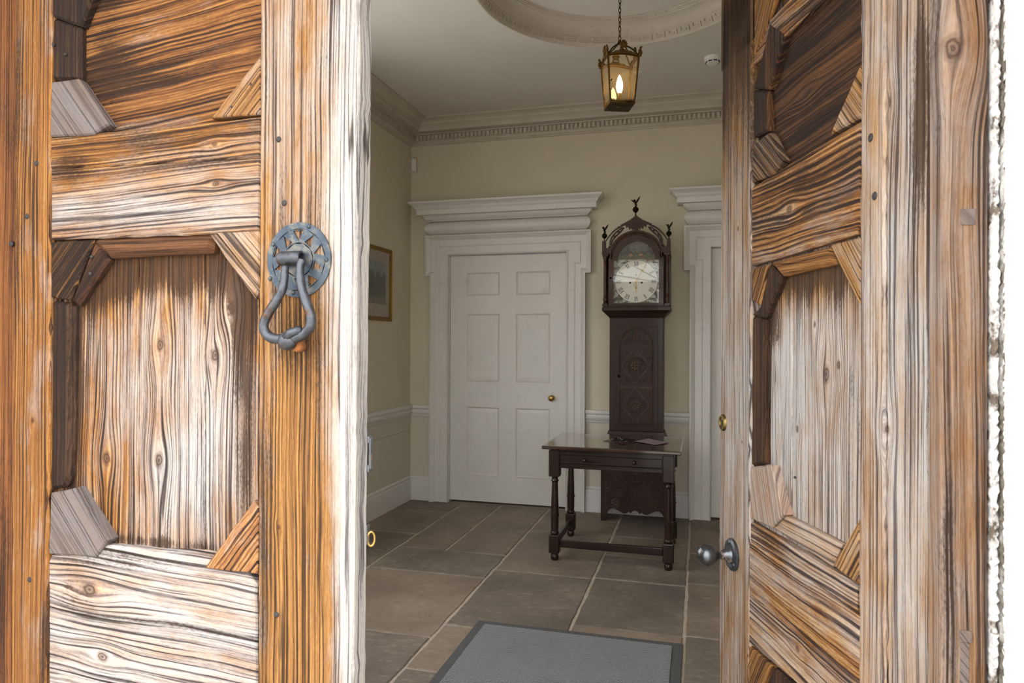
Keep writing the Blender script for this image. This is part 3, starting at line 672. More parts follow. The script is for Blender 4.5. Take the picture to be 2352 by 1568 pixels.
for w in range(10):
    th = 90-36*w; a0, a1, b0, b1 = P(.45, th+18), P(.84, th+18), P(.45, th-18), P(.84, th-18)
    if w % 2 == 0:      # wide end outwards
        o1, o2, i1 = P(.80, th+12), P(.80, th-12), P(.50, th)
        polys = [(a0, a1, o1, i1), (i1, o2, b1, b0), (a1, b1, o2, o1), (a0, i1, b0)]
    else:
        i1, i2, o1 = P(.50, th+15), P(.50, th-15), P(.80, th)
        polys = [(a0, a1, o1, i1), (i2, o1, b1, b0), (a1, b1, o1), (a0, i1, i2, b0)]
    for q in polys: prism(bm, list(q), yk, yb_)
kp = obj('knocker', bm, M_plate, LL.e)
kp['label'] = 'round blue-grey iron knocker plate with cut-out rays'
for x, y in ((712, 521), (630, 562), (676, 672), (752, 597), (606+17, 640)):
    s, z = K(x, y); obj('rivet', lathe(BM(), [(0, -.0062), (.003, -.0055), (.0042, -.0035)], 10, (s, 0, z), 'y'), M_plate, kp, True)
s1, z1 = K(672, 593, -.012)
bm = BM(); prof = [(.0115, -.0245), (.0125, -.022), (.0125, .0175), (.0115, .0185), (.0085, .0185), (.0085, .002)]
lathe(bm, prof, 20, (s1, -.013, z1), 'x')
obj('staple', bm, M_ring, kp, True, ang=40)
bm = BM(); lathe(bm, [(0, .004), (.0084, .004), (.0084, .006)], 16, (s1, -.013, z1), 'x'); obj('staple_bore', bm, M_rust, kp)
ringpx = [(655, 612), (653, 640), (648, 665), (634, 692), (616, 720), (606, 745), (610, 764), (625, 776), (650, 779), (672, 778), (696, 768), (712, 750), (714, 726), (706, 700), (696, 672), (690, 645), (689, 615), (694, 596)]
rp3 = []
for i, (x, y) in enumerate(ringpx):
    d = -.018-.016*math.sin(math.pi*min(1, max(0, (y-590)/180))*.6)
    s, z = K(x, y, d); rp3.append((s, d, z))
def smooth_path(p, m=4):
    p = [Vector(q) for q in p]; out = []
    for i in range(len(p)-1):
        a, b, c_, d_ = p[max(i-1, 0)], p[i], p[i+1], p[min(i+2, len(p)-1)]
        for k in range(m):
            t_ = k/m; out.append(.5*((2*b)+(c_-a)*t_+(2*a-5*b+4*c_-d_)*t_*t_+(3*b-a-3*c_+d_)*t_**3))
    out.append(p[-1]); return out
pth = smooth_path(rp3); nR = len(pth)
obj('ring', tube(BM(), pth, [.0066+.0022*math.sin(math.pi*i/nR)+rnd.uniform(-.0004, .0004) for i in range(nR)], 12), M_ring, kp, True)
s, z = K(662, 783, -.03); bm = BM(); sphere(bm, (s, -.032, z), .0165, 18, (1.05, .9, 1.0)); s2, z2 = K(690, 762, -.03)
tube(bm, [(s, -.036, z+.004), (s+.012, -.040, z+.014), (s2+.006, -.036, z2+.004)], [.010, .008, .007], 10)
obj('striker', bm, M_ring, kp, True)
s, z = K(690, 795, -.004); bm = BM(); lathe(bm, [(.008, -.022), (.0095, -.016), (.010, 0)], 12, (s, 0, z), 'y'); obj('strike_stud', bm, M_rust, kp, True)
# hardware on the meeting edge
M_keep = metal('galvanised_keep', (.20, .215, .23), .45, (.17, .13, .09), .8, .5, 60)
bm = BM(); _, zt = LL.at(848, 985, .05); _, zb = LL.at(848, 1098, .05); x1_ = LL.at(855, 1040, .053)[0]; x0 = x1_-.010; y1 = .046
for q in ((x1_-.004, x1_, y1, y1+.010, zb+.016, zt-.016), (x0-.002, x1_-.001, y1-.004, y1+.012, zt-.024, zt-.012), (x0-.002, x1_-.001, y1-.004, y1+.012, zb+.012, zb+.024), (x0-.004, x0+.003, y1-.004, y1+.008, zb, zt)): box(bm, *q, .0012)
ko = obj('lock_keep', bm, M_keep, LL.e)
rx, rz_ = LL.at(852, 1237, .055); bm = BM()
tube(bm, [(rx+.005*math.cos(a), .055+.004*math.cos(a), rz_+.0125*math.sin(a)) for a in [2*math.pi*k/20 for k in range(20)]], .0026, 8, True)
ro_ = obj('ring_pull', bm, M_brass, LL.e, True); box(b2 := BM(), rx-.012, rx-.003, .046, .058, rz_-.010, rz_+.026, .002); obj('ring_plate', b2, M_keep, ro_)

# ---------- right leaf (open inwards)
TH_R = R_(19.3)
hx = onY(2165, 800, 1.12)
RL = Leaf('door_2', (hx.x, hx.y), TH_R-math.pi/2+0, 'open weathered entrance leaf with a round steel knob')
# local x must run from the free edge to the hinge: rotate the frame accordingly
RL.X = Vector((math.sin(TH_R), -math.cos(TH_R), 0)); RL.Y = Vector((math.cos(TH_R), math.sin(TH_R), 0))
q_lock = wood('weathered_lock_stile_b', 90, 51.2, bleach=.80, stain=.06, light=(.62, .42, .22), mid=(.38, .21, .09), freq=.9,
    patches=pt(RL, [(1690, 200, .3, .28, -.45, .30), (1680, 60, .3, .15, -.5, .35), (1690, 900, .2, .2, .25, -.2), (1690, 1450, .2, .2, -.3, -.1)]), knots=kn(RL, [(1695, 525, .006), (1704, 1015, .004)]))
q_hinge = wood('weathered_hinge_stile_b', 90, 54.7, bleach=.72, stain=.04, light=(.66, .43, .22), mid=(.42, .23, .10), freq=.8,
    patches=pt(RL, [(2120, 300, .03, .25, .0, .45), (2130, 700, .02, .3, .2, .15), (2060, 900, .08, .4, .3, -.25), (2000, 1400, .04, .3, -.3, 0)]), knots=kn(RL, [(2040, 235, .008), (2035, 985, .010)]), crack=.8)
q_rail = wood('grainy_mid_rail_b', 0, 57.1, bleach=.36, stain=.30, freq=.55, contrast=1.6, light=(.60, .37, .18), warp=1.8,
    patches=pt(RL, [(1800, 420, .3, .06, -.3, .15), (1850, 580, .3, .02, .2, -.2)]), knots=kn(RL, [(1810, 480, .012)]), crack=.9)
q_rail2 = wood('grainy_bottom_rail_b', 0, 60.3, bleach=.62, stain=.14, freq=.55, contrast=1.35, light=(.62, .42, .22), warp=1.5,
    patches=pt(RL, [(1760, 1240, .1, .02, -.1, .35), (1850, 1450, .2, .06, -.4, 0)]), knots=kn(RL, [(1830, 1490, .008)]), crack=.9)
q_pan1 = wood('dark_upper_panel_b', 0, 63.6, bleach=-.3, stain=.50, light=(.20, .095, .04), mid=(.085, .04, .018), freq=.8, contrast=1.1, warp=1.5, knots=kn(RL, [(1850, 215, .012)], .02), crack=.8)
q_pan2 = wood('bleached_lower_panel_b', 90, 66.9, bleach=.95, stain=.08, freq=.8, contrast=.9, light=(.64, .42, .21), mid=(.42, .23, .10), pale=(.74, .69, .64),
    patches=pt(RL, [(1850, 650, .3, .06, -.6, .35), (1870, 620, .3, .03, -.4, .4), (1780, 760, .04, .06, -.2, .4), (1800, 900, .12, .15, .35, -.1), (1880, 1150, .06, .1, -.2, .05), (1775, 1150, .02, .08, 0, .3), (1960, 1000, .04, .3, -.1, .1)], .02),
    knots=kn(RL, [(1897, 860, .016), (1925, 838, .008), (1785, 775, .008), (1830, 985, .007), (1870, 745, .006)], .02), crack=.6)
q_dark = wood('dark_moulding_b', 90, 69.4, bleach=.05, stain=.50, light=(.20, .10, .045), mid=(.09, .042, .02), freq=1.)
q_darkd = wood('grey_block_b', -40, 72.2, bleach=.45, stain=.38, light=(.40, .24, .12), mid=(.22, .12, .06), freq=1., contrast=1.2, pale=(.42, .37, .32))
q_brn = wood('brown_block_b', 55, 75.8, bleach=.08, stain=.25, light=(.56, .31, .11), mid=(.30, .14, .045), freq=.9, contrast=1.2)
q_tan = wood('tan_block_b', -50, 78.1, bleach=.35, stain=.02, light=(.64, .43, .22), mid=(.42, .23, .09), freq=.9)
q_pink = wood('pinkish_new_block_b', -70, 81.5, bleach=.75, stain=-.15, light=(.62, .46, .36), mid=(.52, .34, .25), dark=(.32, .17, .11), pale=(.64, .54, .46), contrast=.6, freq=1.2, crack=.2)
q_topm = wood('warm_moulding_b', 0, 84.4, bleach=.15, stain=.18, light=(.56, .31, .12), mid=(.32, .15, .05), freq=.9, contrast=.9)
q_palem = wood('pale_moulding_b', 0, 86.3, bleach=.55, stain=-.05, light=(.62, .46, .32), mid=(.46, .29, .17), freq=.8, contrast=.8)
q_str = wood('striped_block_b', 55, 88.8, bleach=.12, stain=.06, light=(.58, .37, .17), mid=(.34, .17, .06), freq=.55, contrast=1.5)

uF = RL.at(1656, 800)[0]; uP0 = RL.at(1725, 800)[0]; uP1 = RL.at(1973, 800)[0]
piece('lock_stile', RL, [(uF, .04), (uP0, .04), (1719, 1620), (1727, -60), (uP0, ZT), (uF, ZT), (1660, -60), (1655, 700), (1651, 1200), (1653, 1620)], 0, TH, q_lock, .005, .0016)
piece('hinge_stile', RL, [(uP1, .04), (1971, 1620), (1977, -60), (uP1, ZT), (-.121, ZT), (2031, -60), (2029, 800), (2030, 1620), (-.121, .04)], 0, TH, q_hinge, .004, .0012)
B('stile_core', -.14, -.09, .012, TH-.002, .05, ZT-.01, w_dark, RL.e)
piece('hinge_stile', RL, [(2037.5, 1620), (2036, 1000), (2035.5, 800), (2037.5, -60), (-.116, ZT), (.006, ZT), (.006, .04), (-.116, .04)], .0015, TH, q_hinge, .004, .0012)
piece('mid_rail', RL, [(1727, 430), (1977, 277), (1974, 515), (1966, 538), (1727, 611)], .003, TH-.008, q_rail, .003)
piece('bottom_rail', RL, [(1721, 1196), (1973, 1346), (1966, 1352), (1966, 1402), (1721, 1241)], .004, TH-.008, q_rail2, .003)
piece('bottom_rail', RL, [(1721, 1243), (1973, 1410), (1973, 1690), (1720, 1476)], .002, TH-.008, q_rail2, .003)
# upper panel
piece('panel', RL, [(1726, 440), (1978, 290), (uP1, 2.03), (uP0, 2.03)], .020, .040, q_pan1, .002)
piece('moulding', RL, [(1730, 206), (1763, 208), (1766, 300), (1731, 316)], .006, .024, q_dark, .005)
piece('corner_block', RL, [(1768, 52), (1803, 76), (1766, 206), (1732, 204)], .003, .024, q_dark, .004)
piece('corner_block', RL, [(1732, -80), (1800, -80), (1766, 50), (1732, 130)], .001, .024, q_brn, .003)
piece('moulding', RL, [(1803, 70), (1769, 50), (1830, -60), (1870, -60)], .008, .024, q_dark, .004)
piece('corner_block', RL, [(1729, 332), (1763, 306), (1796, 368), (1780, 398), (1727, 420)], .0, .024, q_darkd, .003)
piece('corner_block', RL, [(1906, 308), (1976, 145), (1976, 270)], .003, .024, q_tan, .004)
B('top_rail', uP0, uP1, .004, TH-.008, 2.032, ZT, q_rail, RL.e, .002)
# lower panel: two boards
xb = RL.at(1819, 900, .020)[0]
piece('panel_board', RL, [(1726, 590), (xb-.001, 1.62), (xb-.001, .86), (1722, 1260)], .020, .040, q_pan2, .0015)
piece('panel_board', RL, [(xb+.001, 1.62), (1976, 500), (1974, 1380), (xb+.001, .86)], .0212, .040, q_pan2, .0015)
piece('moulding', RL, [(1768, 604), (1903, 566), (1916, 606), (1795, 636)], .004, .024, q_topm, .007)
piece('corner_block', RL, [(1728, 617), (1766, 606), (1745, 700), (1728, 690)], .003, .024, q_brn, .003)
piece('moulding', RL, [(1768, 606), (1796, 638), (1757, 732), (1727, 722), (1746, 702)], .006, .024, q_dark, .004)
piece('corner_block', RL, [(1904, 564), (1976, 544), (1974, 700)], .001, .024, q_tan, .003)
piece('moulding', RL, [(1727, 726), (1757, 734), (1757, 1064), (1724, 1070)], .006, .024, q_dark, .006)
piece('corner_block', RL, [(1724, 1072), (1770, 1068), (1800, 1182), (1772, 1212), (1722, 1190)], -.001, .024, q_pink, .003)
piece('moulding', RL, [(1802, 1184), (1930, 1250), (1908, 1302), (1774, 1212)], .004, .024, q_palem, .005)
piece('corner_block', RL, [(1975, 1186), (1910, 1298), (1966, 1342), (1974, 1338)], .001, .024, q_str, .004)
# foot of the leaf: top of the next panel
piece('panel', RL, [(1720, 1470), (uP1, .70), (uP1, .22), (uP0, .22)], .020, .040, q_pan2, .002)
piece('corner_block', RL, [(1720, 1482), (1775, 1530), (1740, 1600), (1719, 1590)], .002, .024, q_brn, .003)
piece('moulding', RL, [(1777, 1532), (1850, 1598), (1850, 1640), (1745, 1602)], .006, .024, q_dark, .004)
B('kick_rail', uP0, uP1, .004, TH-.008, .04, .23, q_rail2, RL.e, .002)
for x, y in ((2000, 316), (2009, 450)): nail(RL, x, y, .0075)
nail(RL, 1826, 1096, .003, .020)
# knob, rose, lock
M_steel = metal('worn_gunmetal_knob', (.11, .12, .13), .25, (.24, .17, .12), .9, .15, 28)
ksx, ksz = RL.at(1684, 1273)
k = obj('door_knob', lathe(BM(), [(0, -.0935), (.010, -.0925), (.0195, -.0875), (.0255, -.0785), (.0275, -.068), (.0255, -.056), (.0195, -.0475), (.0125, -.043), (.0115, -.036), (.012, -.026), (.017, -.017), (.021, -.012), (.021, 0)], 32, (ksx, 0, ksz), 'y'), M_steel, RL.e, True)
k['label'] = 'round steel knob'
ros_ = obj('rose', lathe(BM(), [(.019, -.0105), (.027, -.0095), (.030, -.011), (.037, -.0095), (.0405, -.006), (.0405, 0)], 32, (ksx, 0, ksz), 'y'), metal('dark_iron_rose', (.085, .09, .10), .4, None, .8), k, True, ang=40)
for a in (90, 210, 330):
    obj('screw', lathe(BM(), [(0, -.0125), (.003, -.012), (.004, -.0095)], 10, (ksx+.0335*math.cos(R_(a)), 0, ksz+.0335*math.sin(R_(a))), 'y'), M_keep, k, True)
lx, lz = RL.at(1662, 970)
lx = max(lx, uF+.018)
lk = obj('lock_cylinder', lathe(BM(), [(.0, -.004), (.0125, -.004), (.0135, -.003), (.0145, -.007), (.0195, -.0065), (.0215, -.004), (.0225, 0)], 28, (lx, 0, lz), 'y'), metal('weathered_brass', (.20, .14, .05), .35), RL.e, True, ang=40)
box(bm := BM(), lx-.0016, lx+.0016, -.0052, -.0035, lz-.009, lz+.004); lathe(bm, [(0, -.0052), (.0032, -.0052), (.0032, -.0035)], 10, (lx, 0, lz+.004), 'y'); obj('keyhole', bm, M_black, lk)

# ---------- door frame posts and head
f_right = wood('brown_frame_post_b', 90, 91.7, bleach=.45, stain=.22, pale=(.50, .46, .43), light=(.46, .29, .17), mid=(.27, .15, .085), freq=1.0, contrast=1.,
    patches=[(.30, 1.75, .06, .25, .35, .1), (.262, 1.3, .006, 1., -.5, -.4), (.28, .9, .02, .3, -.3, .25), (.29, 1.45, .03, .2, .3, 0)], knots=[(onY(2210, 85, 1.02).x, onY(2210, 85, 1.02).z, .016)])
YFR = 1.055
pL = onY(2160, 800, YFR).x; pR = onY(2270, 800, YFR).x
def post(num, x0, x1, m, label):
    e = empty('trim_%d' % num, ((x0+x1)/2, YFR, 0)); tag(e, label, 'door frame', kind='structure')
    bm = BM(); box(bm, x0, x1, 0, .05, 0, 2.16, .004); o = obj('frame_post', bm, m, e); o.location.x = -(x0+x1)/2
    return e
pr = post(6, pL, pR, f_right, 'brown weathered frame post right of the open leaf')
bm = BM(); x0, z0 = onY(2204, 1446, YFR).x, onY(2204, 1446, YFR).z; x1, z1 = onY(2232, 1476, YFR).x, onY(2232, 1476, YFR).z
box(bm, x0, x1, -.0015, .01, z1, z0, .001); o = obj('wood_patch', bm, w_mauve, pr); o.location.x = -(pL+pR)/2
bm = BM(); box(bm, x0+.001, x1-.003, -.0006, .01, z1-.07, z1-.001, .0005); o = obj('wood_patch', bm, w_mauve, pr); o.location.x = -(pL+pR)/2
x0, z0 = onY(2206, 480, YFR).x, onY(2206, 480, YFR).z
bm = BM(); box(bm, x0, x0+.018, -.0012, .01, z0-.022, z0, .001); o = obj('wood_patch', bm, w_mauve, pr); o.location.x = -(pL+pR)/2
post(7, OX0, onY(37, 800, YFR).x, w_frame, 'reddish brown frame post left of the shut leaf')
hd = B('trim_8', OX0, OX1-.01, YFR, 1.12, 2.105, 2.162, w_frame); tag(hd, 'brown door head beam above the entrance leaves', 'door frame', kind='structure')
# paint flakes and mortar bedding between post and reveal, then the white reveal
t = NT('peeling_white_paint'); c = t.coord(); n = t.noise(c, 22, 5, .7)
t.set(Base_Color=t.mix(t.step(n, .50, .60), (.62, .61, .59), (.14, .11, .08)), Roughness=.9); t.bump(n, 1., .006); M_flake = t.m
t = NT('crumbling_mortar'); c = t.coord(); n = t.noise(c, 35, 5, .7); n2 = t.noise(c, 9, 3)
t.set(Base_Color=t.mix(t.step(n2, .45, .6), t.mix(n, (.10, .085, .06), (.24, .215, .17)), (.62, .61, .58)), Roughness=.95); t.bump(n, 1., .01); M_bed = t.m
def seam(name, n_, rows, m, label, cat, z0=0., z1=2.15):
    """ragged vertical strip: rows = [(pixel x, Y, jitter)] from the post outwards, closed behind"""
    bm = BM(); va = []
    for k in range(n_+1):
        z = z0+(z1-z0)*k/n_; row = []
        for x, Y, j in rows:
            p = onY(x, 800, Y); row.append((p.x+rnd.uniform(-j, j), Y+rnd.uniform(-j, j)*1.5, z))
        row += [(rows[-1][2]*0+onY(rows[-1][0], 800, rows[-1][1]).x+.02, 1.085, z), (onY(rows[0][0], 800, rows[0][1]).x, 1.085, z)]
        va.append([bm.verts.new(p) for p in row])
    L = len(va[0])
    for a, b in zip(va, va[1:]):
        for k in range(L): bm.faces.new((a[k], a[(k+1) % L], b[(k+1) % L], b[k]))
    bm.faces.new(va[0]); bm.faces.new(va[-1][::-1])
    o = obj(name, bm, m); tag(o, label, cat, kind='structure'); return o
seam('trim_9', 420, [(2277, 1.052, .0012), (2284, 1.045, .001), (2293, 1.045, .0018)], M_flake, 'peeling white painted bead beside the right frame post', 'door frame')
seam('trim_10', 420, [(2292, 1.056, .001), (2301, 1.046, .0028), (2311, 1.030, .0028)], M_bed, 'crumbling mortar seam against the white reveal', 'mortar seam')
rvx = onY(2309, 800, 1.022).x
bm = BM(); va = []
for k in range(81):
    z = -.1+2.26*k/80; j = rnd.uniform(-.004, .004)
    va.append([bm.verts.new(p) for p in ((rvx+j*.3, 1.018+j, z), (rvx+.004, 1.005+j*.5, z), (rvx+.006, .90, z), (rvx+.006, YO, z), (OX1+.02, YO, z), (OX1+.02, 1.08, z), (rvx+.014, 1.08, z))])
for a, b in zip(va, va[1:]):
    for k in range(7): bm.faces.new((a[k], a[(k+1) % 7], b[(k+1) % 7], b[k]))
bm.faces.new(va[0]); bm.faces.new(va[-1][::-1])
rv = obj('trim_11', bm, M_render); tag(rv, 'white rendered door reveal at the right edge', 'reveal', kind='structure')

# ================================================================== FURNITURE AND THINGS
# ---------- doormat
M_matb = paint('black_rubber_border', (.09, .09, .09), .8, .1, .4, scale=60)
t = NT('ribbed_grey_carpet'); c = t.coord(); o_ = t.sep(c)
sx = t.ma('SINE', t.ma('MULTIPLY', o_[0], 2*math.pi/.0135)); sy = t.ma('SINE', t.ma('ADD', t.ma('MULTIPLY', o_[1], 2*math.pi/.0105), t.ma('MULTIPLY', t.ma('FLOOR', t.ma('DIVIDE', o_[0], .0125)), math.pi)))
h = t.ma('ADD', .5, t.ma('MULTIPLY', t.ma('MULTIPLY', sx, sy), .5)); n = t.noise(c, 160, 3, .7); n2 = t.noise(c, 5, 3); h2 = t.ma('ADD', t.ma('MULTIPLY', h, .75), t.ma('MULTIPLY', n, .4))
cc = t.mix(t.lin(h2, .25, .85), (.065, .07, .078), t.mix(n2, (.40, .425, .46), (.49, .51, .54)))
t.set(Base_Color=cc, Roughness=.95); t.bump(h2, 1., .006); M_mat = t.m
mt = empty('doormat', (-.555, 2.66, 0)); tag(mt, 'grey ribbed doormat with a dark rubber border', 'doormat')
mx, my = .487, .55
bm = BM(); a = [(-mx, -my), (mx, -my), (mx, my), (-mx, my)]; i_ = .047; b = [(-mx+i_, -my+i_), (mx-i_, -my+i_), (mx-i_, my-i_), (-mx+i_, my-i_)]
lo = [bm.verts.new((x, y, .0)) for x, y in a]; ou = [bm.verts.new((x*.995, y*.995, .004)) for x, y in a]; inn_ = [bm.verts.new((x, y, .006)) for x, y in b]; il = [bm.verts.new((x, y, .0)) for x, y in b]
for k in range(4):
    j = (k+1) % 4
    bm.faces.new((lo[k], lo[j], ou[j], ou[k])); bm.faces.new((ou[k], ou[j], inn_[j], inn_[k])); bm.faces.new((inn_[k], inn_[j], il[j], il[k])); bm.faces.new((il[k], il[j], lo[j], lo[k]))
obj('rubber_border', bm, M_matb, mt)
bm = BM(); box(bm, -mx+i_, mx-i_, -my+i_, my-i_, .0, .0095); obj('carpet', bm, M_mat, mt)

# ---------- side table
tb_ = empty('side_table', (-.528, 4.53, 0)); tag(tb_, 'dark oak side table with turned legs and a drawer, before the clock', 'table')
tx, tyf, tyb = .350, -.280, .280; TZ = .722
B('table_top', -.425, .424, -.335, .345, TZ-.022, TZ, M_top, tb_, .005)
B('under_moulding', -.378, .378, -.308, .308, TZ-.032, TZ-.022, M_oakx, tb_, .002)
legp = [(.0, .0), (.020, .001), (.025, .010), (.026, .022), (.023, .034), (.018, .040), (.016, .044), (.018, .048)]
shaft = [(.022, .160), (.026, .166), (.028, .172), (.026, .178), (.023, .182), (.0245, .20), (.0245, .276), (.028, .279), (.0285, .284), (.028, .289), (.0245, .292), (.0235, .35), (.021, .42), (.0185, .490), (.0225, .494), (.025, .499), (.0225, .504), (.019, .510), (.021, .522), (.024, .530)]
for sx_ in (-1, 1):
    for y in (tyf, tyb):
        x = sx_*tx; bm = BM(); box(bm, x-.034, x+.034, y-.034, y+.034, .528, TZ-.030, .004)
        lg = obj('leg', bm, M_oak, tb_); B('foot_block', x-.033, x+.033, y-.033, y+.033, .046, .162, M_oak, lg, .006)
        obj('turned_shaft', lathe(BM(), shaft, 20, (x, y, 0)), M_oak, lg, True, ang=40); obj('bun_foot', lathe(BM(), legp, 20, (x, y, 0)), M_oak, lg, True)
for y0, y1, nm in ((tyf-.024, tyf+.0, 'apron'), (tyb, tyb+.024, 'apron')):
    bm = BM(); box(bm, -tx+.034, tx-.034, y0+.010, y1+.010, .585, TZ-.030)
    if y0 < 0:
        box(bm, -tx+.034, tx-.034, y0-.002, y0+.012, .667, TZ-.030, .002); box(bm, -tx+.034, tx-.034, y0-.002, y0+.012, .583, .606, .003); box(bm, -tx+.034, tx-.034, y0-.006, y0+.012, .604, .610, .002)
    obj(nm, bm, M_oakx, tb_)
for sx_ in (-1, 1): B('apron', sx_*tx-.012, sx_*tx+.012, tyf+.034, tyb-.034, .585, TZ-.030, M_oakx, tb_)
dr = B('drawer', -tx+.037, tx-.037, tyf-.024, tyf-.010, .6115, .6635, M_oakx, tb_, .003)
for kx in (-.156, .147):
    obj('knob', lathe(BM(), [(0, -.026), (.007, -.0252), (.0115, -.021), (.0125, -.015), (.010, -.009), (.006, -.005), (.006, 0)], 16, (kx, tyf-.024, .640), 'y'), M_oak, dr, True)
B('stretcher', -tx+.033, tx-.033, tyf-.012, tyf+.012, .082, .128, M_oakx, tb_, .004)
for sx_ in (-1, 1): B('stretcher', sx_*tx-.012, sx_*tx+.012, tyf+.033, tyb-.033, .082, .128, M_oakx, tb_, .004)

# ---------- leaflets on the table
def leaflet(name, px, zs, m, label):
    P = [onZ(x, y, TZ+.002+z) for (x, y), z in zip(px, zs)]; c_ = sum(P, Vector())/len(P); c_.z = TZ
    bm = BM(); Q = [p-c_ for p in P]
    nu, nv = 8, 6; lo, hi = {}, {}
    for i in range(nu+1):
        for j in range(nv+1):
            a, b = i/nu, j/nv; p = (Q[0]*(1-a)+Q[1]*a)*(1-b)+(Q[3]*(1-a)+Q[2]*a)*b
            p = p.copy(); p.z = max(p.z, .002)+.0006*math.sin(a*5+b*3)
            hi[i, j] = bm.verts.new(p); lo[i, j] = bm.verts.new(p-Vector((0, 0, .0008)))
    for i in range(nu):
        for j in range(nv):
            bm.faces.new((hi[i, j], hi[i+1, j], hi[i+1, j+1], hi[i, j+1])); bm.faces.new((lo[i, j], lo[i, j+1], lo[i+1, j+1], lo[i+1, j]))
    edge = [(i, 0) for i in range(nu)]+[(nu, j) for j in range(nv)]+[(i, nv) for i in range(nu, 0, -1)]+[(0, j) for j in range(nv, 0, -1)]
    for k in range(len(edge)):
        a, b = edge[k], edge[(k+1) % len(edge)]; bm.faces.new((lo[a], lo[b], hi[b], hi[a]))
    o = obj(name, bm, m, None, True, ang=30); o.location = c_; tag(o, label, 'leaflet', 'leaflets on the side table'); return o
t = NT('black_printed_leaflet'); c = t.coord(); n = t.noise(c, 38, 4, .7, .5)
t.set(Base_Color=t.mix(t.step(n, .58, .66), t.mix(t.step(t.noise(c, 9, 2), .45, .6), (.008, .007, .010), (.075, .028, .018)), (.35, .30, .28)), Roughness=.25); M_lf1 = t.m
t = NT('mauve_printed_leaflet'); c = t.coord(); n = t.noise(t.xyz(*[t.ma('MULTIPLY', q, k) for q, k in zip(t.sep(c), (60, 150, 1))]), 1, 3, .7)
t.set(Base_Color=t.mix(t.step(n, .50, .58), (.40, .31, .36), (.12, .07, .10)), Roughness=.35); M_lf2 = t.m
leaflet('leaflet', [(1457, 1013), (1506, 1021), (1538, 1016), (1490, 1007)], [.003, .003, .003, .003], M_lf2, 'flat mauve leaflet covered in small print on the table')
leaflet('leaflet', [(1384, 1013), (1418, 1018), (1466, 1011), (1424, 1003)], [0, 0, .004, .022], M_lf1, 'black leaflet with one lifted corner on the table')
leaflet('leaflet', [(1412, 1016), (1432, 1022), (1470, 1013), (1450, 1009)], [-.0012, -.0012, -.0012, -.0012], M_lf1, 'dark leaflet lying under the black one on the table')

# ---------- longcase clock
CKX, CKY = -.470, 5.50
ck = empty('longcase_clock', (CKX, CKY, 0)); tag(ck, 'tall dark oak longcase clock with a painted dial and eagle finials', 'clock')
def cy(Y): return Y-CKY
# base with bracket feet
bf = cy(5.286); bw = .262
bm = BM(); box(bm, -bw, -bw+.02, bf+.018, cy(5.52), .09, .60); box(bm, bw-.02, bw, bf+.018, cy(5.52), .09, .60); box(bm, -bw, bw, bf, bf+.018, .115, .60, .002); box(bm, -bw, bw, bf, cy(5.52), .595, .605)
base = obj('base', bm, M_cl, ck)
sk = [(-bw, .118), (-bw, 0), (-bw+.030, 0), (-bw+.042, .045), (-bw+.060, .082), (-bw+.085, .100), (-.155, .098), (-.12, .082), (-.085, .066), (-.060, .072), (-.05, .082), (-.035, .070), (-.018, .088), (0, .094), (.018, .088), (.035, .070), (.05, .082), (.060, .072), (.085, .066), (.12, .082), (.155, .098), (bw-.085, .100), (bw-.060, .082), (bw-.042, .045), (bw-.030, 0), (bw, 0), (bw, .118)]
obj('scalloped_apron', prism(BM(), sk[::-1], bf, bf+.018), M_clx, base)
for s_ in (-1, 1): B('side_foot', min(s_*bw, s_*(bw-.018)), max(s_*bw, s_*(bw-.018)), bf+.018, cy(5.52), 0, .10, M_cl, base)
def bar(bm, p, q, w, y0, y1):
    p, q = Vector(p), Vector(q); d = (q-p).normalized(); n_ = Vector((-d.y, d.x))*w/2
    prism(bm, [tuple(p-n_), tuple(q-n_), tuple(q+n_), tuple(p+n_)], y0, y1)
def ring3(bm, cx, cz, r, w, y, rise=.004, n=24):
    tube(bm, [(cx+r*math.cos(2*math.pi*k/n), y, cz+r*math.sin(2*math.pi*k/n)) for k in range(n)], w, 6, True)
def rosette(bm, cx, cz, r, y, k=8):
    for i in range(k):
        a = 2*math.pi*i/k; sphere(bm, (cx+.58*r*math.cos(a), y, cz+.58*r*math.sin(a)), r*.26, 6, (1, .5, 1))
    sphere(bm, (cx, y, cz), r*.24, 6, (1, .6, 1))
# carving on the base panel
bm = BM(); zc, hw, hz = .40, .205, .225
for s_ in (1, .86, .74):
    w = .009 if s_ != .86 else .004
    c4 = [(0, zc-hz*s_), (hw*s_, zc), (0, zc+hz*s_*.86), (-hw*s_, zc)]
    for k in range(4): bar(bm, c4[k], c4[(k+1) % 4], w, bf-.005, bf+.002)
ring3(bm, 0, zc, .088, .005, bf-.001); ring3(bm, 0, zc, .062, .003, bf-.001); rosette(bm, 0, zc, .055, bf-.001, 10)
for s_ in (.050, .034):
    c4 = [(0, zc-s_), (s_, zc), (0, zc+s_), (-s_, zc)]
    for k in range(4): bar(bm, c4[k], c4[(k+1) % 4], .005, bf-.006, bf+.002)
for sx_ in (-1, 1):
    for (x, z, r) in ((.115, .232, .038), (.165, .165, .0), (.205, .27, .040), (.150, .148, .045), (.205, .52, .04), (.12, .55, .03), (.168, .225, .016)):
        if r: ring3(bm, sx_*x, z, r, .003, bf-.0005, n=18); rosette(bm, sx_*x, z, r*.85, bf-.0005, 9 if r > .03 else 6)
bar(bm, (-bw+.03, .118), (bw-.03, .118), .005, bf-.004, bf+.002); bar(bm, (-bw+.034, .12), (-bw+.034, .595), .004, bf-.004, bf+.002); bar(bm, (bw-.034, .12), (bw-.034, .595), .004, bf-.004, bf+.002)
obj('base_carving', bm, M_clc, base)
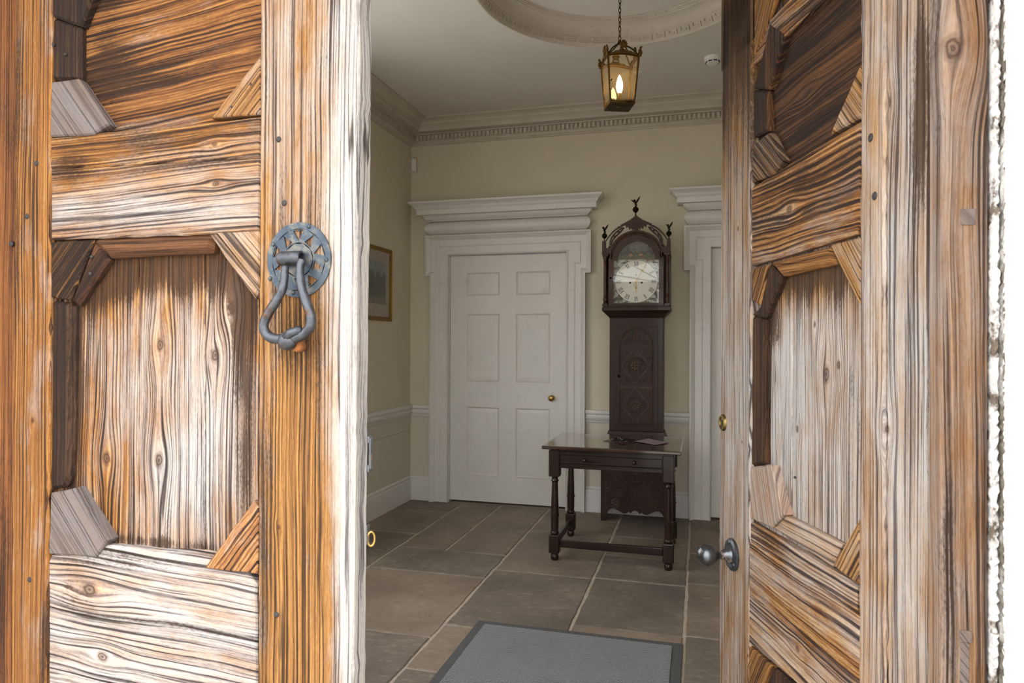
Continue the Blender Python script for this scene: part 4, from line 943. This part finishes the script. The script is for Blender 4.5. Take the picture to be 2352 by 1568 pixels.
mo = [(.052, .600), (.052, .612), (.046, .620), (.030, .634), (.018, .652), (.012, .672), (.008, .690), (.0, .695)]
tw, tf = .202, cy(5.312)
obj('waist_moulding', returned(BM(), [(p, z) for p, z in mo], -tw, tw, cy(5.52), cy(5.52)-tf), M_clx, ck)
# trunk and its carved door
bm = BM(); box(bm, -tw, tw, tf, cy(5.52), .69, 1.56, .003); trk = obj('trunk', bm, M_cl, ck)
df = tf-.008; dw = .125
bm = BM(); box(bm, -dw-.040, dw+.040, df+.003, tf, .735, 1.490, .002); td = obj('trunk_door', bm, M_cl, ck)
def lancet(w, zs, za, n=10):
    out = []
    for k in range(n+1):
        f = k/n; out.append((-w*math.cos(f*math.pi/2)**.9, zs+(za-zs)*math.sin(f*math.pi/2)**1.05))
    return out+[(-x, z) for x, z in out[-2::-1]]
la = [(-dw, .755)]+lancet(dw, 1.345, 1.490-.012)+[(dw, .755)]
bm = BM(); tube(bm, [(x, df, z) for x, z in la]+[(-dw, df, .755)], .0065, 6)
bar(bm, (-dw, 1.032), (dw, 1.032), .016, df-.005, df+.004); bar(bm, (-dw, 1.345), (dw, 1.345), .004, df-.003, df+.004)
for zc, hz, hw in ((1.195, .132, .108), (.895, .128, .105)):
    c4 = [(0, zc-hz), (hw, zc), (0, zc+hz), (-hw, zc)]
    for k in range(4): bar(bm, c4[k], c4[(k+1) % 4], .011, df-.005, df+.003)
    ring3(bm, 0, zc, .062, .0045, df-.001); ring3(bm, 0, zc, .050, .0028, df-.001); rosette(bm, 0, zc, .046, df, 8); rosette(bm, 0, zc, .024, df-.001, 6)
    if zc < 1:
        c4 = [(0, zc-.042), (.042, zc), (0, zc+.042), (-.042, zc)]
        for k in range(4): bar(bm, c4[k], c4[(k+1) % 4], .004, df-.005, df+.003)
    for sx_ in (-1, 1):
        for sz_ in (-1, 1):
            ring3(bm, sx_*.092, zc+sz_*.098, .019, .0028, df, n=14); rosette(bm, sx_*.092, zc+sz_*.098, .013, df, 5); ring3(bm, sx_*.060, zc+sz_*.115, .010, .002, df, n=10); bar(bm, (sx_*.055, zc+sz_*.085), (sx_*.118, zc+sz_*.132), .004, df-.002, df+.003)
            ring3(bm, sx_*.105, zc+sz_*.055, .010, .002, df, n=10)
for x, z, r in ((0, 1.405, .030), (-.055, 1.38, .020), (.055, 1.38, .020), (0, 1.45, .012), (-.085, 1.36, .010), (.085, 1.36, .010)): ring3(bm, x, z, r, .0022, df, n=14); rosette(bm, x, z, r*.8, df, 7)
obj('door_carving', bm, M_clc, td)
obj('knob', lathe(BM(), [(0, -.020), (.008, -.018), (.011, -.012), (.008, -.005), (.006, 0)], 14, (-dw-.004, df, 1.115), 'y'), M_bird, td, True)
# hood
hf = cy(5.262); hw = .250
obj('hood_moulding', returned(BM(), [(.0, 1.555), (.004, 1.565), (.012, 1.575), (.026, 1.588), (.040, 1.602), (.050, 1.612), (.054, 1.616), (.054, 1.640), (.046, 1.644), (.046, 1.652)], -tw, tw, cy(5.52), cy(5.52)-tf-.004), M_clx, ck)
hd_ = empty('hood', (0, 0, 0)); hd_.parent = ck
bm = BM()
for s_ in (-1, 1):
    box(bm, min(s_*hw, s_*(hw-.012)), max(s_*hw, s_*(hw-.012)), hf+.05, cy(5.52), 1.65, 2.09)
    box(bm, min(s_*(hw+.004), s_*(hw-.038)), max(s_*(hw+.004), s_*(hw-.038)), hf, hf+.05, 1.65, 1.668, .002)
    box(bm, min(s_*(hw+.004), s_*(hw-.042)), max(s_*(hw+.004), s_*(hw-.042)), hf, cy(5.52), 2.030, 2.052, .002)
box(bm, -hw, hw, hf+.05, cy(5.52), 2.05, 2.07); box(bm, -hw, hw, hf+.20, cy(5.52), 1.65, 2.05)
obj('hood_case', bm, M_hood, hd_)
# columns
colp = [(.014, 1.668), (.016, 1.676), (.012, 1.682), (.015, 1.690), (.017, 1.704), (.013, 1.716), (.010, 1.724), (.014, 1.732), (.0125, 1.742), (.0125, 1.80), (.0105, 1.86), (.0115, 1.862), (.0105, 1.866), (.012, 1.93), (.010, 1.985), (.015, 1.992), (.010, 1.998), (.013, 2.008), (.018, 2.016), (.018, 2.030)]
for s_ in (-1, 1): obj('column', lathe(BM(), colp, 14, (s_*(hw-.016), hf+.022, 0)), M_hood, hd_, True, ang=40)
# hood door: square below, arched above, with opening
ow, oz0, ozs, oar = .172, 1.672, 2.000, .142
def archpts(r, zs, n=20, sq=1.): return [(r*math.cos(math.pi*k/n), zs+r*sq*math.sin(math.pi*k/n)) for k in range(n+1)]
inner = [(-ow, oz0), (ow, oz0), (ow, ozs)]+archpts(oar, ozs)+[(-ow, ozs)]
dwid = .206
outer_ = [(-dwid, 1.654), (dwid, 1.654), (dwid, 2.02)]+archpts(.180, 2.006)+[(-dwid, 2.02)]
bm = BM(); d0, d1 = hf+.008, hf+.026
vi = [[bm.verts.new((x, y, z)) for x, z in inner] for y in (d0, d1)]; vo = [[bm.verts.new((x, y, z)) for x, z in outer_] for y in (d0, d1)]
n = len(inner)
for k in range(n):
    j = (k+1) % n
    bm.faces.new((vi[0][k], vi[0][j], vo[0][j], vo[0][k])); bm.faces.new((vi[1][k], vi[1][j], vo[1][j], vo[1][k])); bm.faces.new((vi[0][k], vi[0][j], vi[1][j], vi[1][k])); bm.faces.new((vo[0][k], vo[0][j], vo[1][j], vo[1][k]))
hdoor = obj('hood_door', bm, M_hood, hd_)
obj('knob', lathe(BM(), [(0, -.010), (.007, -.008), (.009, 0)], 12, (-.190, d0, 1.865), 'y'), M_bird, hdoor, True)
# arch above the door (spandrel), thick moulding and pierced cresting
bm = BM(); oa = [p for p in archpts(.214, 2.010, 24) if p[1] > 2.088]; ia = [p for p in archpts(.182, 2.008, 24)[::-1] if p[1] > 2.052]
sp = [(-hw+.004, 2.052), (-.180, 2.052)]+ia+[(.180, 2.052), (hw-.004, 2.052), (hw-.004, 2.080), (.215, 2.088)]+oa+[(-.215, 2.088), (-hw+.004, 2.080)]
prism(bm, sp, hf+.004, hf+.050); obj('arch_board', bm, M_hood, hd_)
bm = BM(); tube(bm, [(x, hf+.006, z) for x, z in archpts(.192, 2.012, 24)], .008, 6)
for s_ in (-1, 1): box(bm, min(s_*(hw+.008), s_*.185), max(s_*(hw+.008), s_*.185), hf-.004, hf+.05, 2.048, 2.066, .003)
obj('arch_moulding', bm, M_hood, hd_)
for s_ in (-1, 1):
    bm = BM()
    box(bm, min(s_*(hw+.006), s_*(hw-.022)), max(s_*(hw+.006), s_*(hw-.022)), hf+.002, hf+.032, 2.066, 2.150, .002)
    for pth_ in ([(hw-.020, 2.150), (.205, 2.185), (.160, 2.232), (.105, 2.262), (.060, 2.282)], [(.195, 2.100), (.196, 2.140), (.180, 2.180), (.150, 2.215), (.110, 2.245)], [(.190, 2.120), (.170, 2.165), (.135, 2.200), (.10, 2.235)], [(.150, 2.19), (.125, 2.21), (.09, 2.25)], [(hw-.018, 2.10), (.215, 2.085), (.20, 2.11)]):
        q = smooth_path([(s_*x, hf+.016, z) for x, z in pth_], 4); tube(bm, q, [.0042+.0025*math.sin(math.pi*i/len(q)) for i in range(len(q))], 6)
    for x, z, a in ((.165, 2.185, 60), (.135, 2.218, 50), (.105, 2.243, 40), (.185, 2.150, 75), (.128, 2.252, 20)):
        sphere(bm, (s_*x, hf+.016, z), .012, 6, (1.2, .4, .6))
    obj('pierced_cresting', bm, M_hood, hd_)
cr_ = [(0, 2.340), (.020, 2.322), (.050, 2.302), (.085, 2.284), (.120, 2.268), (.098, 2.262), (.082, 2.268), (.074, 2.246), (.058, 2.256), (.052, 2.232), (.036, 2.246), (.030, 2.226), (.020, 2.240), (.017, 2.215)]
obj('crest_centre', prism(BM(), cr_+[(-x, z) for x, z in cr_[:0:-1]], hf+.006, hf+.028), M_hood, hd_)
# eagle finials
def finial(x, z, big=1.):
    f = obj('finial', lathe(BM(), [(.006, 0), (.004, .012), (.004, .022), (.012, .026), (.019, .036), (.021, .044), (.019, .052), (.012, .060), (.006, .064), (.006, .070)], 14), M_bird, ck, True)
    f.location = (x, hf+.018, z); bm = BM(); zz = .072
    sphere(bm, (0, 0, zz+.014), .012, 8, (.75, .75, 1.3)); sphere(bm, (-.008, 0, zz+.036), .0055, 8, (1.4, 1, 1)); tube(bm, [(-.004, 0, zz+.026), (-.008, 0, zz+.036)], .005, 6); tube(bm, [(-.012, 0, zz+.037), (-.019, 0, zz+.034)], [.003, .001], 5)
    def wing(pts, y): prism(bm, pts, y-.0015, y+.0015)
    wing([(.002, zz+.012), (.012, zz+.020), (.024, zz+.040), (.030, zz+.064), (.018, zz+.052), (.004, zz+.034)], .004)
    wing([(-.002, zz+.014), (-.016, zz+.020), (-.034, zz+.040), (-.022, zz+.036), (-.004, zz+.030)] if big > 1 else [(-.002, zz+.014), (-.012, zz+.022), (-.022, zz+.042), (-.010, zz+.036), (0, zz+.026)], -.004)
    tube(bm, [(0, 0, zz+.004), (.012, 0, zz-.002)], [.006, .003], 6)
    obj('eagle', bm, M_bird, f, True, ang=50); f.scale = (big, big, big)
finial(-.240, 2.148, 1.0); finial(.243, 2.148, 1.0); finial(-.004, 2.334, 1.12)
# dial
dy = hf+.040
t = NT('painted_dial'); o_ = t.sep(t.coord()); X_, Z_ = o_[0], t.ma('SUBTRACT', o_[2], 1.838)
rr = t.ma('SQRT', t.ma('ADD', t.ma('MULTIPLY', X_, X_), t.ma('MULTIPLY', Z_, Z_)))
cn = t.noise(t.coord(), 22, 4, .65, .6); corner = t.mix(t.step(cn, .45, .55), (.42, .45, .38), t.mix(t.step(t.noise(t.coord(), 40, 3), .45, .6), (.06, .07, .045), (.22, .13, .06)))
face = t.mix(t.noise(t.coord(), 8, 3), (.62, .62, .50), (.72, .71, .60))
cc = t.mix(t.step(rr, .1625, .1640), face, corner)
lnk = t.ma('SUBTRACT', 1, t.step(t.ma('ABSOLUTE', t.ma('SUBTRACT', rr, .1622)), .0008, .002)); cc = t.mix(lnk, cc, (.05, .05, .04))
t.set(Base_Color=cc, Roughness=.35); M_dial = t.m
t = NT('painted_arch_landscape'); c = t.coord(); o_ = t.sep(c); n = t.noise(c, 26, 5, .65, .8); up = t.lin(o_[2], 2.0, 2.14)
sky_ = t.mix(n, (.09, .09, .07), (.17, .14, .10)); tree = t.mix(t.noise(c, 60, 4), (.012, .016, .008), (.05, .055, .02)); field = t.mix(t.noise(c, 34, 3), (.05, .055, .018), (.13, .11, .04))
cc = t.mix(t.step(t.ma('ADD', n, t.ma('MULTIPLY', up, -.45)), .22, .30), sky_, tree); cc = t.mix(t.step(t.ma('ADD', up, t.ma('MULTIPLY', n, .25)), .46, .38), cc, field)
t.set(Base_Color=cc, Roughness=.4); M_arch = t.m
dl = B('dial', -ow, ow, dy, dy+.003, 1.668, 2.006, M_dial, ck)
obj('dial_arch', prism(BM(), archpts(.150, 2.006), dy, dy+.003), M_arch, dl)
M_chouse = paint('painted_house', (.30, .16, .07), .6)
for x, z, w, h in ((-.042, 2.030, .034, .022), (.035, 2.033, .030, .018)):
    obj('painted_cottage', prism(BM(), [(x-w/2, z), (x+w/2, z), (x+w/2, z+h*.6), (x, z+h), (x-w/2, z+h*.6)], dy-.0004, dy+.001), M_chouse, dl)
M_num = paint('black_numeral', (.02, .02, .02), .5)
NUM = ['XII', 'I', 'II', 'III', 'IIII', 'V', 'VI', 'VII', 'VIII', 'IX', 'X', 'XI']
for h_, txt in enumerate(NUM):
    bm = BM(); hgt = .036; wd_ = {'I': .0085, 'V': .017, 'X': .018}; tot = sum(wd_[q] for q in txt); x = -tot/2
    for q in txt:
        w = wd_[q]; xc = x+w/2
        if q == 'I': bar(bm, (xc, 0), (xc, hgt), .0038, -.0006, 0)
        elif q == 'V': bar(bm, (xc-w*.36, hgt), (xc, 0), .0042, -.0006, 0); bar(bm, (xc, 0), (xc+w*.36, hgt), .002, -.0006, 0)
        else: bar(bm, (xc-w*.38, hgt), (xc+w*.38, 0), .0042, -.0006, 0); bar(bm, (xc-w*.38, 0), (xc+w*.38, hgt), .002, -.0006, 0)
        x += w
    bar(bm, (-tot/2, .0008), (tot/2, .0008), .0012, -.0006, 0); bar(bm, (-tot/2, hgt-.0008), (tot/2, hgt-.0008), .0012, -.0006, 0)
    o = obj('numeral', bm, M_num, dl); a = -2*math.pi*h_/12; o.rotation_euler = (0, -a, 0); r0 = .116
    o.location = (r0*math.sin(-a), dy, 1.838+r0*math.cos(a))
for x in (-.046, .042): obj('winding_hole', lathe(BM(), [(0, -.0012), (.004, -.0012), (.0055, -.001), (.0075, 0)], 14, (x, dy, 1.828), 'y'), M_bird, dl, True)
obj('seconds_arbor', lathe(BM(), [(0, -.002), (.004, -.001), (.004, 0)], 12, (0, dy, 1.888), 'y'), M_bird, dl)
bm = BM(); a = R_(29); d = Vector((math.sin(a), math.cos(a))); c0 = Vector((0, 1.838)); bar(bm, tuple(c0-d*.04), tuple(c0+d*.145), .004, dy-.008, dy-.007); q = c0+d*.098; lathe(bm, [(.004, -.001), (.008, -.001), (.008, 0), (.004, 0)], 12, (q.x, dy-.007, q.y), 'y')
lathe(bm, [(0, -.012), (.006, -.011), (.007, 0)], 14, (0, dy, 1.838), 'y'); obj('minute_hand', bm, M_brass, dl)
bm = BM(); a = R_(182); d = Vector((math.sin(a), math.cos(a))); bar(bm, tuple(c0), tuple(c0+d*.085), .005, dy-.005, dy-.004); q = c0+d*.05; lathe(bm, [(.004, -.001), (.008, -.001), (.008, 0), (.004, 0)], 12, (q.x, dy-.004, q.y), 'y'); obj('hour_hand', bm, M_brass, dl)
M_cglass = glass('clock_glass', .045)
obj('glass', prism(BM(), inner, hf+.016, hf+.018), M_cglass, hdoor)

# ---------- picture on the left wall
PY1, PY0, PZ0, PZ1 = 5.145, 4.36, 1.535, 2.115
pc = empty('framed_picture', (XL, (PY0+PY1)/2, PZ0)); tag(pc, 'gilt-framed landscape print on the left wall', 'picture'); yh, zh = (PY1-PY0)/2, PZ1-PZ0
bm = BM()                                              # frame swept in (y,z), standing off the wall
prof = [(0, .0), (0, .012), (.006, .020), (.012, .022), (.016, .017), (.022, .016), (.028, .011), (.032, .010), (.032, 0)]
mitre_sweep(bm, [(-yh, 0), (-yh, zh), (yh, zh), (yh, 0), (-yh, 0)], prof, 0)
bmesh.ops.transform(bm, matrix=Matrix(((0, -1, 0, .001), (1, 0, 0, 0), (0, 0, 1, 0), (0, 0, 0, 1))), verts=bm.verts)
obj('picture_frame', bm, M_gold, pc)
M_mount = paint('picture_mount', (.36, .30, .235), .8, .08, .05, dirt=.3, dirtcol=(.22, .16, .11))
bm = BM(); box(bm, .002, .006, -yh+.03, yh-.03, .03, zh-.03); obj('mount', bm, M_mount, pc)
t = NT('landscape_print'); c = t.coord(); o_ = t.sep(c); n = t.noise(c, 14, 5, .6, .6); up = t.lin(o_[2], .10, zh-.12)
cc = t.mix(t.step(t.ma('ADD', up, t.ma('MULTIPLY', t.ma('SUBTRACT', n, .5), 1.1)), .95, .60), (.20, .24, .235), t.mix(t.noise(c, 40, 4), (.045, .055, .045), (.13, .13, .09)))
cc = t.mix(t.step(up, .30, .18), cc, (.17, .16, .10)); t.set(Base_Color=cc, Roughness=.6); M_print = t.m
bm = BM(); box(bm, .006, .007, -yh+.135, yh-.10, .13, zh-.12); obj('print', bm, M_print, pc)
bm = BM(); box(bm, .0085, .0095, -yh+.031, yh-.031, .031, zh-.031); obj('glass', bm, glass('picture_glass', .04), pc)

# ---------- wall sensor, smoke detector, ceiling plate
ps = empty('motion_sensor', (XL+.03, YB-.03, 2.845), R_(-38)); tag(ps, 'small white motion sensor high in the room corner', 'sensor')
B('housing', -.029, .029, -.022, .02, 0, .112, M_plastic, ps, .006); B('lens', -.022, .022, -.0255, -.02, .012, .058, paint('sensor_lens', (.62, .61, .57), .3, .02, .02), ps, .004); B('indicator', -.003, .003, -.0235, -.02, .066, .071, M_dplastic, ps)
sp_ = onZ(1637, 132, ZC)
sd = empty('smoke_detector', (sp_.x, sp_.y, ZC)); tag(sd, 'white smoke detector on the ceiling beside the cornice', 'smoke detector')
obj('detector_base', lathe(BM(), [(.056, 0), (.056, -.012), (.053, -.020), (.048, -.024), (.0, -.024)], 28), M_plastic, sd, True, ang=40)
bm = BM(); lathe(bm, [(.044, -.024), (.043, -.034), (.036, -.040), (.032, -.0405), (0, -.042)], 28); obj('sensing_head', bm, M_plastic, sd, True, ang=40)
for k in range(8):
    a = 2*math.pi*(k+.5)/8; bm = BM(); box(bm, -.012, .012, -.003, .003, -.0035, .0035); o = obj('vent_slot', bm, M_dplastic, sd); o.location = (.0415*math.cos(a), .0415*math.sin(a), -.0325); o.rotation_euler = (0, 0, a+math.pi/2)
cpn = onZ(1466, 166, ZC); cplate = obj('ceiling_plate', lathe(BM(), [(.035, 0), (.034, -.004), (.030, -.006), (0, -.007)], 24), M_plastic, None, True, ang=40); cplate.location = cpn; tag(cplate, 'small round white blanking plate on the ceiling behind the lantern', 'ceiling plate')

# ---------- hanging lantern
LX, LY, LZ = CX0, CY0, 2.597
ln = empty('hanging_lantern', (LX, LY, LZ), R_(20.5)); tag(ln, 'gilt brass four-sided glass lantern hanging on a chain', 'lantern')
hb, ht, H = .0615, .080, .235
def corner(i, z, out=0.):
    s = hb+(ht-hb)*z/H+out; sx_, sy_ = ((-1, -1), (1, -1), (1, 1), (-1, 1))[i]; return Vector((sx_*s, sy_*s, z))
def twist(p, q, r, turns):
    p, q = Vector(p), Vector(q); bm = BM(); n_ = int(turns*8); d = (q-p); t_ = d.normalized(); s = t_.cross(Vector((.3, .9, .1))).normalized(); u = s.cross(t_)
    tube(bm, [p, q], r*.7, 6)
    for ph in (0, math.pi): tube(bm, [p+d*(k/n_)+(s*math.cos(2*math.pi*k/8+ph)+u*math.sin(2*math.pi*k/8+ph))*r*.55 for k in range(n_+1)], r*.45, 5)
    return bm
for i in range(4):
    obj('corner_post', twist(corner(i, 0), corner(i, H), .0065, 16), M_gilt, ln, True)
    bm = BM(); a, b = corner(i, .006), corner((i+1) % 4, .006); tube(bm, [a, b], .005, 6); a2, b2_ = corner(i, .0), corner((i+1) % 4, .0); tube(bm, [a2, b2_], .0055, 6)
    nb = 14
    for k in range(nb): sphere(bm, a.lerp(b, (k+.5)/nb)+Vector((0, 0, .008)), .0036, 6)
    obj('bottom_rail', bm, M_gilt, ln, True)
    a, b = corner(i, H), corner((i+1) % 4, H); bm = BM()
    pts = [a.lerp(b, k/10)+Vector((0, 0, .010*math.sin(math.pi*k/10))) for k in range(11)]; tube(bm, pts, .0055, 8); tube(bm, [p_-Vector((0, 0, .008)) for p_ in pts], .003, 6)
    obj('top_rail', bm, M_gilt, ln, True)
    # acanthus and shell crest on each side
    m_ = (a+b)/2; o_n = Vector((m_.x, m_.y, 0)).normalized(); tdir = (b-a).normalized(); bm = BM()
    for k in range(7):
        f = (k-3)/3; base_ = m_+Vector((0, 0, .040)); tip = base_+tdir*(.020*math.sin(f*1.25))+Vector((0, 0, .036*math.cos(f*1.05)))
        tube(bm, [base_+tdir*f*.006, base_.lerp(tip, .6)+o_n*.003, tip], [.003, .0048, .0035], 6)
    tube(bm, [m_+tdir*-.017+Vector((0, 0, .040)), m_+tdir*.017+Vector((0, 0, .040))], .0035, 6)
    for s_ in (-1, 1):
        tube(bm, smooth_path([m_+tdir*s_*.012+Vector((0, 0, .038)), m_+tdir*s_*.022+Vector((0, 0, .022)), m_+tdir*s_*.040+Vector((0, 0, .018)), m_+tdir*s_*.052+Vector((0, 0, .009))], 4), .0034, 6)
        for q in (.018, .030, .043): sphere(bm, m_+tdir*s_*q+Vector((0, 0, .016-.1*(q-.018))), .005, 6)
    for q in (-.010, 0, .010): sphere(bm, m_+tdir*q+Vector((0, 0, .022)), .006, 6, (1, 1, 1.6))
    obj('shell_crest', bm, M_gilt, ln, True)
    # corner finial
    c_ = corner(i, H, .004); dd = Vector((c_.x, c_.y, 0)).normalized(); bm = BM()
    tube(bm, smooth_path([c_+Vector((0, 0, -.006)), c_+dd*.006+Vector((0, 0, .010)), c_+dd*.002+Vector((0, 0, .026)), c_+dd*.006+Vector((0, 0, .040)), c_+dd*.011+Vector((0, 0, .037))], 4), [.007]*4+[.0075]*4+[.0055]*4+[.0045]*5, 8)
    for q in (.012, .024): sphere(bm, c_+dd*-.004+Vector((0, 0, q)), .0055, 6)
    obj('corner_finial', bm, M_gilt, ln, True)
    # glass pane
    z0_, z1_ = .012, H-.004; g = .006; bm = BM()
    q = [corner(i, z0_), corner((i+1) % 4, z0_), corner((i+1) % 4, z1_), corner(i, z1_)]; nrm = (q[1]-q[0]).cross(q[3]-q[0]).normalized()
    fa = [bm.verts.new(p_) for p_ in q]; fb = [bm.verts.new(p_-nrm*.0015) for p_ in q]; bm.faces.new(fa); bm.faces.new(fb[::-1])
    for k in range(4): bm.faces.new((fa[k], fb[k], fb[(k+1) % 4], fa[(k+1) % 4]))
    if i == 0: M_lglass = glass('old_lantern_glass', .05, (.99, .95, .86), .02, .06)
    obj('pane', bm, M_lglass, ln)
# two straps to the hanging eye
eye = Vector((0, 0, H+.098))
for i in (0, 2):
    for k in (i, (i+1) % 4):
        pass
for k in range(4):
    a = corner(k, H); bm = BM(); tube(bm, smooth_path([a, a.lerp(eye, .35)+Vector((0, 0, .010)), a.lerp(eye, .75)+Vector((0, 0, .004)), eye], 4), .0042, 6); obj('strap', bm, M_chain, ln, True)
bm = BM(); sphere(bm, eye, .009, 10); lathe(bm, [(.006, -.012), (.010, 0), (.006, .012)], 10, tuple(eye)); obj('hanging_eye', bm, M_chain, ln, True)
bm = BM(); box(bm, -hb-.004, hb+.004, -hb-.004, hb+.004, -.006, .0, .001); lathe(bm, [(0, -.010), (.014, -.0095), (.016, -.006)], 16); bp_ = obj('bottom_plate', bm, M_chain, ln)
cs = obj('candle_holder', lathe(BM(), [(.030, 0), (.030, .004), (.024, .008), (.014, .012), (.010, .018), (.013, .022), (.009, .027), (.010, .036), (.0085, .042), (.0085, .058), (.0095, .060), (.0095, .068)], 18), M_brass, ln, True, ang=45)
t = NT('lit_bulb'); t.set(Base_Color=(1, .8, .5), Emission_Color=(1., .72, .36)); t.b.inputs['Emission Strength'].default_value = 45; M_bulb = t.m
obj('candle_bulb', lathe(BM(), [(.0075, .066), (.012, .076), (.0165, .092), (.0175, .104), (.0155, .122), (.0105, .142), (.005, .157), (0, .164)], 18), M_bulb, ln, True)
# bracket on the left side and turn-catch
bm = BM(); p_ = corner(0, H*.86)+Vector((-.004, .05, 0)); tube(bm, smooth_path([p_, p_+Vector((-.014, 0, .006)), p_+Vector((-.010, 0, .024)), p_+Vector((-.016, 0, .030))], 3), .004, 6); obj('side_hook', bm, M_gilt, ln, True)
obj('turn_catch', sphere(BM(), corner(0, H*.46)+Vector((.012, -.004, 0)), .0055, 8), M_gilt, ln, True)
# chain
ztop = zi-LZ; zz = H+.108; Lk = .030; bm = BM()
tube(bm, [(.0062*math.cos(2*math.pi*k/14)*(1.0), 0, .0155*math.sin(2*math.pi*k/14)) for k in range(14)], .0021, 6, True)
l0 = obj('chain_link', bm, M_chain, ln, True); l0.location = (0, 0, zz+.010); kq = 1
while zz+.010+kq*.0245 < ztop-.03:
    dup(l0, ln, loc=(0, 0, zz+.010+kq*.0245), rot=(0, 0, (kq % 2)*math.pi/2+.35)); kq += 1
obj('ceiling_hook', lathe(BM(), [(.020, 0), (.018, -.010), (.006, -.014), (.004, -.040), (0, -.042)], 14, (0, 0, ztop)), M_chain, ln, True)
pl = bpy.data.lights.new('bulb_glow', 'POINT'); pl.energy = 44; pl.color = (1., .66, .33); pl.shadow_soft_size = .016
po = bpy.data.objects.new('bulb_glow', pl); link(po, ln); po.location = (0, 0, .115)
